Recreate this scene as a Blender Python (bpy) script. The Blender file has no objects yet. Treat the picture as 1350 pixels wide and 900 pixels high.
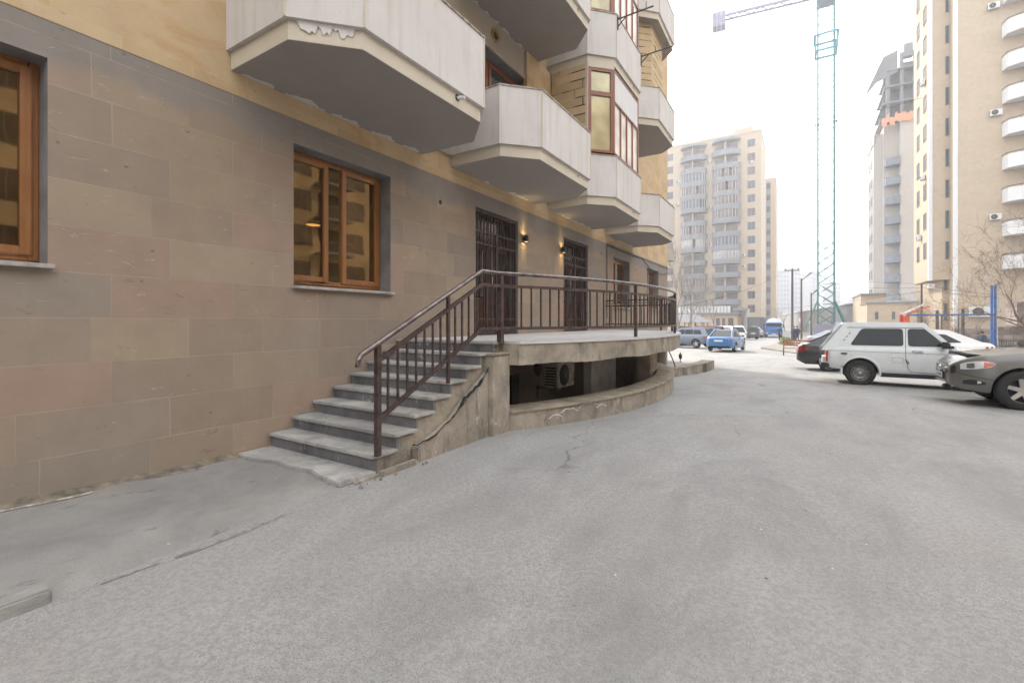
import bpy, bmesh, math, random
from math import sin, cos, pi, sqrt, atan, radians, atan2
from mathutils import Vector, Matrix
random.seed(7)
scn = bpy.context.scene
col = scn.collection
# ------------------------------------------------------------------ camera geometry
TH = atan(380/610.0); CS, SN = cos(TH), sin(TH)
def at(u, d, z=0.0):                       # bearing (photo column) + distance -> place on the ground plan
    a = (u-675)/610.0
    return Vector(((a*CS-SN)*d, (a*SN+CS)*d, z))
def bearY(u, Y):                           # x where bearing u meets the plane y=Y
    a = (u-675)/610.0
    return (a*CS-SN)/(a*SN+CS)*Y
def hz(v, d): return 1.5-(v-423)/610.0*d   # height of photo row v at distance d
def gz(y):
    if y < 5: return 0.0
    if y < 35: return -0.02*(y-5)
    if y < 84: return -0.6-0.0103*(y-35)
    return -1.1-0.002*(min(y, 250)-84)
# ------------------------------------------------------------------ materials
MATS = {}
class NT:
    def __init__(s, name):
        s.m = bpy.data.materials.new(name); s.m.use_nodes = True
        s.t = s.m.node_tree; s.n = s.t.nodes; s.L = s.t.links
        s.b = s.n['Principled BSDF']
        g = s.n.new('ShaderNodeNewGeometry'); s.pos = g.outputs['Position']; s.nor = g.outputs['Normal']
        s.bh = None
    def node(s, t, **k):
        n = s.n.new(t)
        for a, b in k.items(): setattr(n, a, b)
        return n
    def link(s, a, b): s.L.new(a, b)
    def sc(s, v=None, k=(1, 1, 1), loc=(0, 0, 0)):
        m = s.node('ShaderNodeMapping'); m.inputs['Scale'].default_value = k; m.inputs['Location'].default_value = loc
        s.link(v or s.pos, m.inputs['Vector']); return m.outputs[0]
    def noise(s, scale, v=None, detail=5, rough=.6, dist=0):
        n = s.node('ShaderNodeTexNoise'); n.inputs['Scale'].default_value = scale
        n.inputs['Detail'].default_value = min(detail, 4 if scale < 10 else 2); n.inputs['Roughness'].default_value = rough
        n.inputs['Distortion'].default_value = dist
        s.link(v or s.pos, n.inputs['Vector']); return n.outputs['Fac']
    def vor(s, scale, v=None, feature='F1', out='Distance'):
        n = s.node('ShaderNodeTexVoronoi', feature=feature); n.inputs['Scale'].default_value = scale
        s.link(v or s.pos, n.inputs['Vector']); return n.outputs[out]
    def ramp(s, f, a, b, ca=(0, 0, 0, 1), cb=(1, 1, 1, 1)):
        r = s.node('ShaderNodeMapRange'); r.inputs[1].default_value = a; r.inputs[2].default_value = b
        r.clamp = True; s.link(f, r.inputs[0]); return r.outputs[0]
    def mix(s, f, a, b, mode='MIX'):
        m = s.node('ShaderNodeMix', data_type='RGBA', blend_type=mode, clamp_factor=True)
        for k, x in ((0, f), (6, a), (7, b)):
            if isinstance(x, (int, float)): m.inputs[k].default_value = x
            elif isinstance(x, tuple): m.inputs[k].default_value = x if len(x) == 4 else x+(1,)
            else: s.link(x, m.inputs[k])
        return m.outputs[2]
    def math(s, op, a, b=0.0):
        m = s.node('ShaderNodeMath', operation=op)
        for k, x in ((0, a), (1, b)):
            if isinstance(x, (int, float)): m.inputs[k].default_value = x
            else: s.link(x, m.inputs[k])
        return m.outputs[0]
    def bump(s, h, strength=.3, dist=.01):
        b = s.node('ShaderNodeBump'); b.inputs['Strength'].default_value = strength; b.inputs['Distance'].default_value = dist
        s.link(h, b.inputs['Height'])
        if s.bh: s.link(s.bh, b.inputs['Normal'])
        s.bh = b.outputs[0]; s.link(s.bh, s.b.inputs['Normal'])
    def color(s, c):
        if isinstance(c, tuple): s.b.inputs['Base Color'].default_value = c+(1,) if len(c) == 3 else c
        else: s.link(c, s.b.inputs['Base Color'])
    def set(s, rough=.7, metal=0, coat=0, spec=None, emit=None, es=0):
        s.b.inputs['Roughness'].default_value = rough; s.b.inputs['Metallic'].default_value = metal
        s.b.inputs['Coat Weight'].default_value = coat; s.b.inputs['Coat Roughness'].default_value = .04
        if spec is not None: s.b.inputs['Specular IOR Level'].default_value = spec
        if emit: s.b.inputs['Emission Color'].default_value = emit+(1,); s.b.inputs['Emission Strength'].default_value = es
def done(n, name): MATS[name] = n.m; return n.m

def simple(name, c, rough=.7, metal=0, coat=0, var=.15, scale=6, c2=None, bump=.15, spec=None, emit=None, es=0, fine=60):
    n = NT(name); a = n.noise(scale); b = n.noise(fine, detail=3)
    c2 = c2 or tuple(x*(1-2*var) for x in c); hi = tuple(min(1, x*(1+var)) for x in c)
    k = n.mix(n.ramp(a, .35, .68), c2, hi)
    k = n.mix(n.ramp(b, .3, .7), k, n.mix(1.0, k, (.93, .93, .93), 'MULTIPLY'))
    n.color(k); n.set(rough, metal, coat, spec, emit, es)
    if bump: n.bump(b, bump, .004)
    return done(n, name)

def stone(name, axes, c1, c2, mortar, bw, bh, ms, tint=.5, streak=None, pits=True, gap=.3, bumpd=.006, extra=None, topband=None):
    """coursed stone cladding; axes = which world axes run along / up the face"""
    n = NT(name)
    sep = n.node('ShaderNodeSeparateXYZ'); n.link(n.pos, sep.inputs[0])
    com = n.node('ShaderNodeCombineXYZ')
    n.link(sep.outputs[axes[0]], com.inputs[0]); n.link(sep.outputs[2], com.inputs[1])
    # slight irregularity
    w = n.noise(.9, detail=2); off = n.node('ShaderNodeVectorMath', operation='MULTIPLY_ADD')
    n.link(w, off.inputs[0]); off.inputs[1].default_value = (.05, .025, 0); n.link(com.outputs[0], off.inputs[2])
    def brick(bw_, sq, fr):
        b = n.node('ShaderNodeTexBrick'); b.offset = .43; b.offset_frequency = 2; b.squash = sq; b.squash_frequency = fr
        b.inputs['Scale'].default_value = 1; b.inputs['Brick Width'].default_value = bw_
        b.inputs['Row Height'].default_value = bh; b.inputs['Mortar Size'].default_value = ms
        b.inputs['Mortar Smooth'].default_value = .15; b.inputs['Bias'].default_value = 0
        b.inputs['Color1'].default_value = (0, 0, 0, 1); b.inputs['Color2'].default_value = (1, 1, 1, 1)
        b.inputs['Mortar'].default_value = (.5, .5, .5, 1)
        n.link(off.outputs[0], b.inputs['Vector']); return b
    b = brick(bw, .72, 3)
    big = n.noise(.55, detail=4); mid = n.noise(3.2, detail=6, rough=.65); fine = n.noise(45, detail=4)
    base = n.mix(n.ramp(b.outputs['Color'], .05, .95), c1, c2)
    base = n.mix(tint, n.mix(.5, c1, c2), base)
    if extra:
        r = n.node('ShaderNodeValToRGB'); n.link(b.outputs['Color'], r.inputs[0]); r.color_ramp.interpolation = 'LINEAR'
        e = r.color_ramp.elements; e[0].position = 0; e[0].color = extra[0]+(1,); e[1].position = 1; e[1].color = extra[-1]+(1,)
        for i, c in enumerate(extra[1:-1]):
            q = e.new((i+1)/(len(extra)-1)); q.color = c+(1,)
        base = n.mix(.82, n.mix(.5, c1, c2), r.outputs[0])
    if topband:
        base = n.mix(n.math('MULTIPLY', n.ramp(n.math('ADD', sep.outputs[2], n.math('MULTIPLY', n.noise(1.2, detail=2), .5)), topband[0], topband[0]+.12), .8), base, topband[1])
    base = n.mix(n.ramp(big, .35, .7), base, n.mix(1.0, base, (1.05, 1.02, .98), 'MULTIPLY'))
    base = n.mix(n.ramp(mid, .3, .75), n.mix(1.0, base, (.87, .865, .87), 'MULTIPLY'), base)
    if streak: base = n.mix(n.math('MULTIPLY', n.ramp(n.noise(1.3, n.sc(k=(1, 1, 2.2)), detail=7, rough=.7, dist=.8), .52, .75), .7), base, streak)
    # joints that come and go
    jm = n.math('MULTIPLY', b.outputs['Fac'], n.ramp(n.noise(1.7, detail=3), .42, .60))
    base = n.mix(n.math('MULTIPLY', jm, gap), base, mortar)
    if pits:
        v = n.vor(5.5, n.sc(k=(1, 1, 1.6))); pn = n.ramp(n.noise(6.5, detail=2), .56, .64)
        p = n.math('MULTIPLY', n.ramp(v, .14, .07), pn)
        v2 = n.vor(26); p2 = n.math('MULTIPLY', n.ramp(v2, .2, .1), n.ramp(n.noise(4.1, detail=3), .6, .7))
        p = n.math('MAXIMUM', p, p2)
        base = n.mix(n.math('MULTIPLY', p, .6), base, tuple(x*.35 for x in c1))
        # pale scratches
        sc_ = n.ramp(n.noise(2.6, n.sc(k=(1, 1, 5)), detail=9, rough=.75, dist=2.0), .655, .70)
        base = n.mix(n.math('MULTIPLY', sc_, .42), base, (.62, .56, .5))
        dk = n.ramp(n.noise(2.2, n.sc(k=(1, 1, 3), loc=(5, 5, 5)), detail=4, rough=.8, dist=1.6), .63, .70)
        base = n.mix(n.math('MULTIPLY', dk, .36), base, (.10, .085, .08))
    n.color(base); n.set(.86, spec=.25)
    h = n.math('SUBTRACT', n.math('MULTIPLY', fine, .6), b.outputs['Fac'])
    n.bump(h, .45, bumpd)
    return done(n, name)

def plaster(name, c, dirt=(.25, .22, .19), amt=.35, rough=.8, streaks=True, peel=0.0):
    n = NT(name)
    k = n.mix(n.ramp(n.noise(2.2, detail=5), .3, .7), tuple(x*.93 for x in c), tuple(min(1, x*1.04) for x in c))
    if streaks:
        s = n.ramp(n.noise(7, n.sc(k=(1, 1, .09)), detail=5, rough=.6), .50, .74)
        k = n.mix(n.math('MULTIPLY', s, amt), k, dirt)
    d = n.ramp(n.noise(1.1, detail=7, rough=.7), .52, .72)
    k = n.mix(n.math('MULTIPLY', d, amt*.7), k, dirt)
    cr = n.ramp(n.noise(9, detail=8, rough=.75, dist=1.2), .66, .70)
    k = n.mix(n.math('MULTIPLY', cr, .4), k, tuple(x*.5 for x in c))
    if peel:
        p = n.ramp(n.noise(3.1, n.sc(k=(1, 1, .5)), detail=6, rough=.6, dist=.5), .66, .68)
        k = n.mix(n.math('MULTIPLY', p, peel), k, (.62, .52, .42))
    n.color(k); n.set(rough, spec=.3); n.bump(n.noise(38, detail=5), .25, .004)
    return done(n, name)

def concrete_old(name, c=(.30, .255, .20), dark=(.10, .085, .07), white=(.62, .60, .57)):
    n = NT(name)
    k = n.mix(n.ramp(n.noise(1.6, detail=6, rough=.65, dist=.6), .33, .66), tuple(x*.72 for x in c), tuple(x*1.25 for x in c))
    s = n.ramp(n.noise(3.2, n.sc(k=(1, 1, .35)), detail=6, rough=.7, dist=.5), .52, .70)
    k = n.mix(n.math('MULTIPLY', s, .75), k, dark)
    g_ = n.ramp(n.noise(1.5, n.sc(k=(1, 1, 1), loc=(9, 2, 4)), detail=4, rough=.75, dist=1.0), .50, .62)
    k = n.mix(n.math('MULTIPLY', g_, .45), k, tuple(.5*(a+b) for a, b in zip((.22, .22, .22), dark)))
    w = n.ramp(n.noise(3.4, n.sc(k=(1, 1, .55), loc=(3, 1, 5)), detail=4, rough=.8, dist=.5), .60, .70)
    k = n.mix(n.math('MULTIPLY', w, .55), k, white)
    wv = n.node('ShaderNodeVectorMath', operation='MULTIPLY_ADD'); wn = n.node('ShaderNodeTexNoise'); wn.inputs['Scale'].default_value = 3.5; wn.inputs['Detail'].default_value = 5
    n.link(n.pos, wn.inputs['Vector']); n.link(wn.outputs['Color'], wv.inputs[0]); wv.inputs[1].default_value = (.7, .7, .7); n.link(n.pos, wv.inputs[2])
    cr = n.ramp(n.vor(.9, wv.outputs[0], 'DISTANCE_TO_EDGE'), .007, .002)
    cr = n.math('MULTIPLY', cr, n.ramp(n.noise(1.4), .56, .62))
    k = n.mix(n.math('MULTIPLY', cr, .6), k, (.05, .045, .04))
    n.color(k); n.set(.88, spec=.25)
    n.bump(n.noise(9, detail=4, rough=.75), .7, .02); return done(n, name)

# asphalt ------------------------------------------------------------------
n = NT('asphalt')
big = n.noise(.22, detail=5, rough=.6, dist=.5); mid = n.noise(1.6, n.sc(k=(1, .4, 1)), detail=7, rough=.7, dist=.4); fin = n.noise(28, detail=4, rough=.8)
agg = n.vor(110)
k = n.mix(n.ramp(big, .34, .68), (0.210, 0.206, 0.197), (0.307, 0.301, 0.288))
k = n.mix(n.math('MULTIPLY', n.ramp(mid, .36, .64), .75), k, (0.338, 0.330, 0.315))
pk = n.ramp(n.noise(.45, n.sc(loc=(7, 3, 0)), detail=5, rough=.55), .54, .72)
k = n.mix(n.math('MULTIPLY', pk, .55), k, (0.323, 0.277, 0.247))
dk = n.ramp(n.noise(.75, n.sc(k=(1, .45, 1), loc=(1, 9, 0)), detail=8, rough=.78, dist=.8), .54, .70)
k = n.mix(n.math('MULTIPLY', dk, .40), k, (0.150, 0.147, 0.143))
worn = n.ramp(n.noise(.6, n.sc(loc=(4, 4, 0)), detail=4), .42, .62)
sp = n.math('MULTIPLY', n.ramp(n.noise(90, detail=3, rough=.8), .50, .62), n.math('ADD', n.math('MULTIPLY', worn, .4), .22))
k = n.mix(sp, k, (.105, .102, .098))
k = n.mix(n.math('MULTIPLY', n.ramp(agg, .22, .05), .45), k, (.40, .39, .37))
k = n.mix(n.math('MULTIPLY', n.ramp(fin, .44, .60), .45), k, (0.180, 0.177, 0.170))
# hairline cracks
warp = n.node('ShaderNodeVectorMath', operation='MULTIPLY_ADD'); cn = n.node('ShaderNodeTexNoise'); cn.inputs['Scale'].default_value = 1.3; cn.inputs['Detail'].default_value = 7
n.link(n.pos, cn.inputs['Vector']); n.link(cn.outputs['Color'], warp.inputs[0]); warp.inputs[1].default_value = (1.1, 1.1, 0); n.link(n.pos, warp.inputs[2])
cr = n.ramp(n.vor(.33, warp.outputs[0], 'DISTANCE_TO_EDGE'), .006, .001)
cr = n.math('MULTIPLY', cr, n.ramp(n.noise(.5, detail=2), .52, .6))
k = n.mix(n.math('MULTIPLY', cr, .55), k, (.05, .05, .05))
tm = n.node('ShaderNodeSeparateXYZ'); n.link(n.pos, tm.inputs[0])
st = n.ramp(n.vor(.42, n.sc(loc=(3.3, 6.1, 0))), .16, .05); k = n.mix(n.math('MULTIPLY', n.math('MULTIPLY', st, n.ramp(mid, .35, .6)), .35), k, (.12, .115, .11))
# white paint spots and grit
ws = n.ramp(n.vor(3.1, n.sc(loc=(2, 5, 0))), .030, .020); k = n.mix(n.math('MULTIPLY', ws, .8), k, (.55, .54, .5))
bs = n.ramp(n.vor(2.3, n.sc(loc=(8, 1, 0))), .028, .018); k = n.mix(n.math('MULTIPLY', bs, .85), k, (.03, .03, .03))
k = n.mix(1.0, k, (1.0, 1.0, 1.0), 'MULTIPLY')
hsv = n.node('ShaderNodeHueSaturation'); hsv.inputs['Saturation'].default_value = .75; hsv.inputs['Value'].default_value = 1.10; n.link(k, hsv.inputs['Color']); n.color(hsv.outputs[0]); n.set(.78, spec=.35)
n.bump(n.math('ADD', agg, n.math('MULTIPLY', fin, 1.2)), .6, .008)
ASPH = done(n, 'asphalt')

n = NT('walk_asphalt')
k = n.mix(n.ramp(n.noise(1.3, detail=7, rough=.68, dist=.5), .32, .70), (0.203, 0.198, 0.188), (0.292, 0.285, 0.267))
k = n.mix(n.math('MULTIPLY', n.ramp(n.noise(.8, n.sc(loc=(3, 3, 0)), detail=6, rough=.6), .55, .7), .55), k, (0.330, 0.292, 0.255))
k = n.mix(n.math('MULTIPLY', n.ramp(n.noise(2.1, n.sc(k=(2.5, .7, 1)), detail=8, rough=.75, dist=1), .62, .68), .6), k, (.08, .078, .075))
k = n.mix(n.math('MULTIPLY', n.ramp(n.vor(100), .4, .12), .35), k, (.08, .08, .08))
k = n.mix(n.math('MULTIPLY', n.ramp(n.vor(3.7), .04, .025), .8), k, (.5, .49, .46))
n.color(k); n.set(.82, spec=.3); n.bump(n.noise(30, detail=8, rough=.7), .6, .012); WALK = done(n, 'walk_asphalt')

STONE = stone('tuff_stone', (1,), (.285, .24, .188), (.325, .272, .21), (.44, .39, .32), 1.05, .385, .0045, gap=.38, extra=[(.245, .225, .205), (.32, .255, .19), (.272, .222, .178), (.345, .28, .208), (.335, .24, .19), (.295, .242, .188), (.245, .205, .178)], topband=(3.80, (.24, .226, .214)))
# greyer, cooler patches in the tuff
_m = STONE.node_tree
STONE_X = stone('tuff_stone_cross', (0,), (.245, .205, .165), (.300, .245, .190), (.36, .30, .24), .9, .385, .006, gap=.4)
REVEAL = simple('reveal_stone', (.235, .224, .22), .85, var=.12, scale=3)
YEL = stone('ochre_stone', (1,), (.47, .34, .185), (.55, .41, .24), (.64, .5, .32), .8, .41, .005, streak=(.45, .24, .09), gap=.3, extra=[(.46, .34, .20), (.54, .415, .26), (.58, .46, .30), (.49, .365, .215)])
YELX = stone('ochre_stone_cross', (0,), (.50, .36, .20), (.60, .44, .26), (.64, .52, .38), .8, .41, .005, tint=.5, gap=.3)
BRICKX = stone('rough_coursed_block', (0,), (.46, .355, .21), (.60, .475, .30), (.045, .035, .03), 1.25, .205, .015, tint=.9, gap=1.0, bumpd=.03)
BRICKY = stone('rough_coursed_block_side', (1,), (.50, .36, .18), (.62, .46, .25), (.035, .03, .025), .62, .3, .008, tint=.9, gap=.8, bumpd=.02)
PARA = plaster('painted_concrete_panel', (.60, .575, .55), dirt=(.36, .33, .29), amt=.42, peel=.6)
SLAB = plaster('painted_slab_edge', (.57, .515, .42), dirt=(.33, .26, .17), amt=.4, streaks=False)
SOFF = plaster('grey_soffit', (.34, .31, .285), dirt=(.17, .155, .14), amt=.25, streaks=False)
FLAKE = plaster('white_flaking_paint', (.62, .60, .58), amt=.15, streaks=False)
CREAM = plaster('beige_plaster', (.36, .32, .26), dirt=(.25, .22, .18), amt=.25)
OLD = concrete_old('old_concrete', (.30, .26, .205), (.08, .07, .06))
OLDL = concrete_old('old_concrete_pale', (.32, .278, .22), (.10, .085, .07))
PIT = simple('basement_wall', (.42, .38, .32), .9, scale=2)
PIT2 = simple('basement_floor', (.10, .09, .08), .9, scale=2)
TREAD = concrete_old('basalt_tread', (.37, .36, .34), (.21, .205, .195), (.48, .47, .45))
RISER = concrete_old('basalt_riser', (.15, .15, .155), (.06, .06, .065), (.66, .66, .67))
TILE = simple('terrace_tile', (.56, .55, .54), .55, scale=2, var=.06)
def wood(name, c, rough=.35):
    n = NT(name); g = n.noise(30, n.sc(k=(1, 1, .06)), detail=5, rough=.6)
    n.color(n.mix(n.ramp(g, .3, .7), tuple(x*.72 for x in c), c)); n.set(rough, coat=.3); n.bump(g, .08, .002); return done(n, name)
WOOD = wood('oak_upvc_frame', (.31, .125, .036)); WOODR = wood('red_brown_frame', (.25, .088, .045), .5)
DOORW = wood('dark_brown_door', (.10, .045, .025), .4)
RAILM = simple('brown_painted_steel', (.085, .058, .052), .38, metal=.3, var=.2, scale=12, bump=.08, spec=.5)
RAILH = simple('worn_handrail_steel', (.20, .165, .155), .30, metal=.7, var=.25, scale=9, bump=.1)
IRON = simple('dark_wrought_iron', (.075, .048, .042), .45, metal=.35, var=.2, scale=10)
BLACK = simple('black_plastic', (.018, .018, .02), .45, var=.1, bump=.03)
RUBBER = simple('tyre_rubber', (.022, .021, .020), .8, var=.15, scale=20)
DARKIN = simple('dark_interior', (.012, .012, .013), .9)
WHITEM = simple('white_metal', (.66, .66, .64), .4, var=.06)
GREYM = simple('galvanised_metal', (.35, .35, .35), .4, metal=.5)
CHROME = simple('chrome', (.75, .75, .76), .12, metal=1, var=.03, bump=0)
ALLOY = simple('alloy_silver', (.55, .54, .52), .3, metal=.8, var=.06, bump=0)
STEELW = simple('grey_steel_wheel', (.22, .215, .205), .5, metal=.4, var=.2, scale=20)
def glass(name, c, rough=.03, refl=.55, trans=0.0):
    n = NT(name); n.color(n.mix(n.ramp(n.noise(1.3, detail=2), .4, .6), c, tuple(x*1.5 for x in c))); n.set(rough, metal=refl, spec=.9)
    if trans:
        o = n.n['Material Output']; tr = n.node('ShaderNodeBsdfTransparent'); tr.inputs[0].default_value = (.85, .72, .5, 1)
        mx = n.node('ShaderNodeMixShader'); mx.inputs[0].default_value = trans
        n.link(n.b.outputs[0], mx.inputs[1]); n.link(tr.outputs[0], mx.inputs[2]); n.link(mx.outputs[0], o.inputs[0])
    n.bump(n.noise(2.2, detail=1), .05, .02)
    return done(n, name)
PANE = glass('amber_film_glass', (.15, .105, .05), .02, .85, .25)
PANED = glass('dark_window_glass', (.10, .10, .10), .04, .5)
PANEY = glass('curtained_glass', (.36, .32, .19), .12, .25)
PANEW = glass('pale_curtained_glass', (.62, .59, .54), .2, .1)
PANEB = glass('far_window_glass', (.045, .05, .06), .1, .3)
PANEB2 = glass('far_window_glass_brown', (.075, .05, .045), .15, .2)
CARG = glass('car_glass', (.012, .014, .015), .03, .0); CARG.node_tree.nodes['Principled BSDF'].inputs['Specular IOR Level'].default_value = .35
CARGG = glass('car_windscreen_glass', (.16, .19, .16), .05, .3)
def lampmat(name, c, e, s):
    n = NT(name); n.color(c); n.set(.3, emit=e, es=s); return done(n, name)
GLOW = lampmat('warm_lamp_lens', (1, .8, .4), (1, .72, .32), 30)
GLOWR = lampmat('ceiling_lamp_lens', (1, .8, .5), (1, .68, .32), 6)
def paint(name, c, metal=.0, rough=.32, dirt=.12):
    n = NT(name)
    d = n.ramp(n.noise(4, detail=6, rough=.7), .45, .75)
    n.color(n.mix(n.math('MULTIPLY', d, dirt), c, (.28, .25, .21))); n.set(rough, metal=metal, coat=.8); n.b.inputs['Coat Roughness'].default_value = .08
    return done(n, name)
P_WHITE = paint('dull_white_paint', (.62, .66, .66), 0, .4, .2); P_BLACK = paint('black_paint', (.012, .012, .014)); P_BLUE = paint('blue_paint', (.0, .15, .40), .1)
P_SUV = paint('bronze_grey_paint', (.14, .138, .128), .25, .4); P_SILV = paint('silver_paint', (.34, .37, .41), .5); P_WH2 = paint('white_paint', (.74, .75, .75)); P_DK = paint('graphite_paint', (.06, .065, .075), .4)
P_BURG = paint('maroon_paint', (.10, .012, .015)); P_TRUCK = paint('truck_blue_paint', (.02, .16, .45)); P_TANK = paint('tank_white_paint', (.75, .77, .8))
LRED = simple('red_lamp', (.45, .012, .010), .2, coat=.8, var=.1, bump=0); LWH = simple('clear_lamp', (.72, .75, .78), .12, metal=.1, coat=1, var=.1, bump=0); LOR = simple('amber_lamp', (.62, .10, .03), .2, coat=.8, bump=0)
PLATE = simple('plate_white', (.72, .72, .70), .5, var=.05, bump=0)
GREEN = simple('crane_green', (.03, .21, .19), .5, var=.2, scale=3); GREYP = simple('crane_grey', (.25, .25, .33), .6)
ORANGE = simple('orange_paint', (.75, .13, .02), .5); REDP = simple('red_paint', (.5, .03, .04), .5); BLUEP = simple('blue_post_paint', (.02, .15, .42), .5, c2=(.05, .08, .2)); ORNET = simple('orange_netting', (.7, .22, .08), .8, c2=(.55, .4, .3))
POLE = simple('rust_brown_pole', (.10, .06, .05), .7); POLEG = simple('dark_grey_pole', (.07, .07, .075), .7)
BENCHW = simple('bench_slat_wood', (.32, .16, .09), .7)
BARK = simple('grey_bark', (.26, .235, .21), .9, scale=8); BARK2 = simple('brown_bark', (.20, .145, .11), .9, scale=8)
LEAF = simple('evergreen_leaf', (.03, .05, .025), .8, scale=15)
FARB = stone('far_beige_stone', (0,), (.43, .355, .26), (.51, .425, .32), (.58, .48, .36), 1.2, .5, .02, tint=.35, pits=False, gap=.25)
FARBY = stone('far_beige_stone_side', (1,), (.50, .41, .31), (.58, .48, .37), (.6, .5, .4), 1.2, .5, .02, tint=.35, pits=False, gap=.25)
FARG = plaster('far_grey_concrete', (.22, .225, .235), amt=.2); FARW = plaster('far_white_render', (.66, .66, .66), amt=.15)
FARP = plaster('far_pale_render', (.52, .49, .46), amt=.15); FARGR = plaster('far_dark_grey', (.17, .17, .185), amt=.2)
WARE = plaster('warehouse_grey_wall', (.27, .255, .24), amt=.3); RUBBLE = stone('rubble_stone', (0,), (.16, .13, .11), (.34, .29, .25), (.10, .09, .08), .5, .3, .03, tint=1, gap=.8)
HILL = simple('distant_hill', (.13, .125, .12), .95, scale=.05, var=.2, fine=.5)
CABLE = simple('black_cable', (.03, .03, .03), .7)
def body_mat(name, c): return simple(name, c, .85, var=.12, scale=14)
J_BLUE = body_mat('dark_blue_jacket', (.025, .035, .08)); J_DK = body_mat('dark_coat', (.03, .03, .035)); J_YE = body_mat('yellow_green_vest', (.45, .48, .05)); TROU = body_mat('dark_trousers', (.03, .03, .04)); SKIN = body_mat('skin', (.48, .30, .22)); HAIR = body_mat('dark_hair', (.03, .022, .018))

# ------------------------------------------------------------------ mesh helper
class MB:
    def __init__(s): s.v = []; s.f = []; s.m = []
    def add(s, vs, fs, m=0):
        o = len(s.v); s.v += [tuple(p) for p in vs]
        for f in fs: s.f.append([i+o for i in f]); s.m.append(m)
        return s
    def box(s, x0, y0, z0, x1, y1, z1, m=0):
        x0, x1 = min(x0, x1), max(x0, x1); y0, y1 = min(y0, y1), max(y0, y1); z0, z1 = min(z0, z1), max(z0, z1)
        return s.add([(x0,y0,z0),(x1,y0,z0),(x1,y1,z0),(x0,y1,z0),(x0,y0,z1),(x1,y0,z1),(x1,y1,z1),(x0,y1,z1)],
                     [(0,3,2,1),(4,5,6,7),(0,1,5,4),(1,2,6,5),(2,3,7,6),(3,0,4,7)], m)
    def ext(s, poly, vec, m=0):
        n = len(poly); a = [Vector(p) for p in poly]; vec = Vector(vec); b = [p+vec for p in a]
        fs = [tuple(range(n))[::-1], tuple(range(n, 2*n))]+[(i, (i+1) % n, (i+1) % n+n, i+n) for i in range(n)]
        return s.add(a+b, fs, m)
    def prism(s, poly, z0, z1, m=0): return s.ext([(x, y, z0) for x, y in poly], (0, 0, z1-z0), m)
    def tube(s, pts, r, n=6, m=0, cap=True, sq=None):
        pts = [Vector(p) for p in pts]; vs = []; fs = []; N = len(pts)
        rr = r if isinstance(r, (list, tuple)) else [r]*N
        up = Vector((0, 0, 1))
        for i, p in enumerate(pts):
            d = (pts[min(i+1, N-1)]-pts[max(i-1, 0)])
            if d.length < 1e-9: d = Vector((0, 0, 1))
            d.normalize(); u = up if abs(d.z) < .95 else Vector((1, 0, 0))
            a = d.cross(u).normalized(); b = a.cross(d).normalized()
            for k in range(n):
                t = 2*pi*(k+.5)/n
                ca, sa = cos(t), sin(t)
                if sq: ca, sa = ca*sqrt(2)*sq[0], sa*sqrt(2)*sq[1]; vs.append(p+a*ca+b*sa)
                else: vs.append(p+(a*ca+b*sa)*rr[i])
        for i in range(N-1):
            for k in range(n): fs.append((i*n+k, i*n+(k+1) % n, (i+1)*n+(k+1) % n, (i+1)*n+k))
        if cap: fs += [tuple(range(n))[::-1], tuple(range((N-1)*n, N*n))]
        return s.add(vs, fs, m)
    def bar(s, a, b, w, h=None, m=0):     # rectangular bar between two points
        return s.tube([a, b], 1, 4, m, sq=(w/2, (h or w)/2))
    def rev(s, prof, c, n=24, m=0, axis='y'):   # profile [(r, t)] turned about an axis through c
        vs = []; fs = []; P = len(prof)
        for k in range(n):
            t = 2*pi*k/n
            for r, h in prof:
                if axis == 'y': vs.append((c[0]+r*cos(t), c[1]+h, c[2]+r*sin(t)))
                elif axis == 'x': vs.append((c[0]+h, c[1]+r*cos(t), c[2]+r*sin(t)))
                else: vs.append((c[0]+r*cos(t), c[1]+r*sin(t), c[2]+h))
        for k in range(n):
            for j in range(P-1): fs.append((k*P+j, ((k+1) % n)*P+j, ((k+1) % n)*P+j+1, k*P+j+1))
        return s.add(vs, fs, m)
    def build(s, name, mats, parent=None, local=False, smooth=False, bevel=0, loc=None, seg=2):
        me = bpy.data.meshes.new(name)
        if not isinstance(mats, (list, tuple)): mats = [mats]
        vs = s.v
        if parent is None and not local:
            if loc is None:
                xs = [p[0] for p in vs]; ys = [p[1] for p in vs]; zs = [p[2] for p in vs]
                loc = ((min(xs)+max(xs))/2, (min(ys)+max(ys))/2, min(zs))
            off = Vector(loc)
        elif parent is not None and not local:
            r = parent
            while r.parent: r = r.parent
            off = r.location.copy()
        else: off = Vector((0, 0, 0))
        me.from_pydata([(p[0]-off.x, p[1]-off.y, p[2]-off.z) for p in vs], [], s.f)
        for m in mats: me.materials.append(m)
        me.polygons.foreach_set('material_index', s.m)
        bm = bmesh.new(); bm.from_mesh(me)
        bmesh.ops.remove_doubles(bm, verts=bm.verts, dist=1e-5)
        if bevel:
            es = [e for e in bm.edges if len(e.link_faces) == 2 and e.calc_face_angle(0) > .5]
            bmesh.ops.bevel(bm, geom=es, offset=bevel, segments=seg, affect='EDGES', clamp_overlap=True)
        bmesh.ops.recalc_face_normals(bm, faces=bm.faces)
        bm.to_mesh(me); bm.free()
        if smooth or bevel:
            for p in me.polygons: p.use_smooth = True
            me.set_sharp_from_angle(angle=radians(38))
        o = bpy.data.objects.new(name, me); col.objects.link(o)
        if parent: o.parent = parent
        elif not local: o.location = off
        return o

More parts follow.
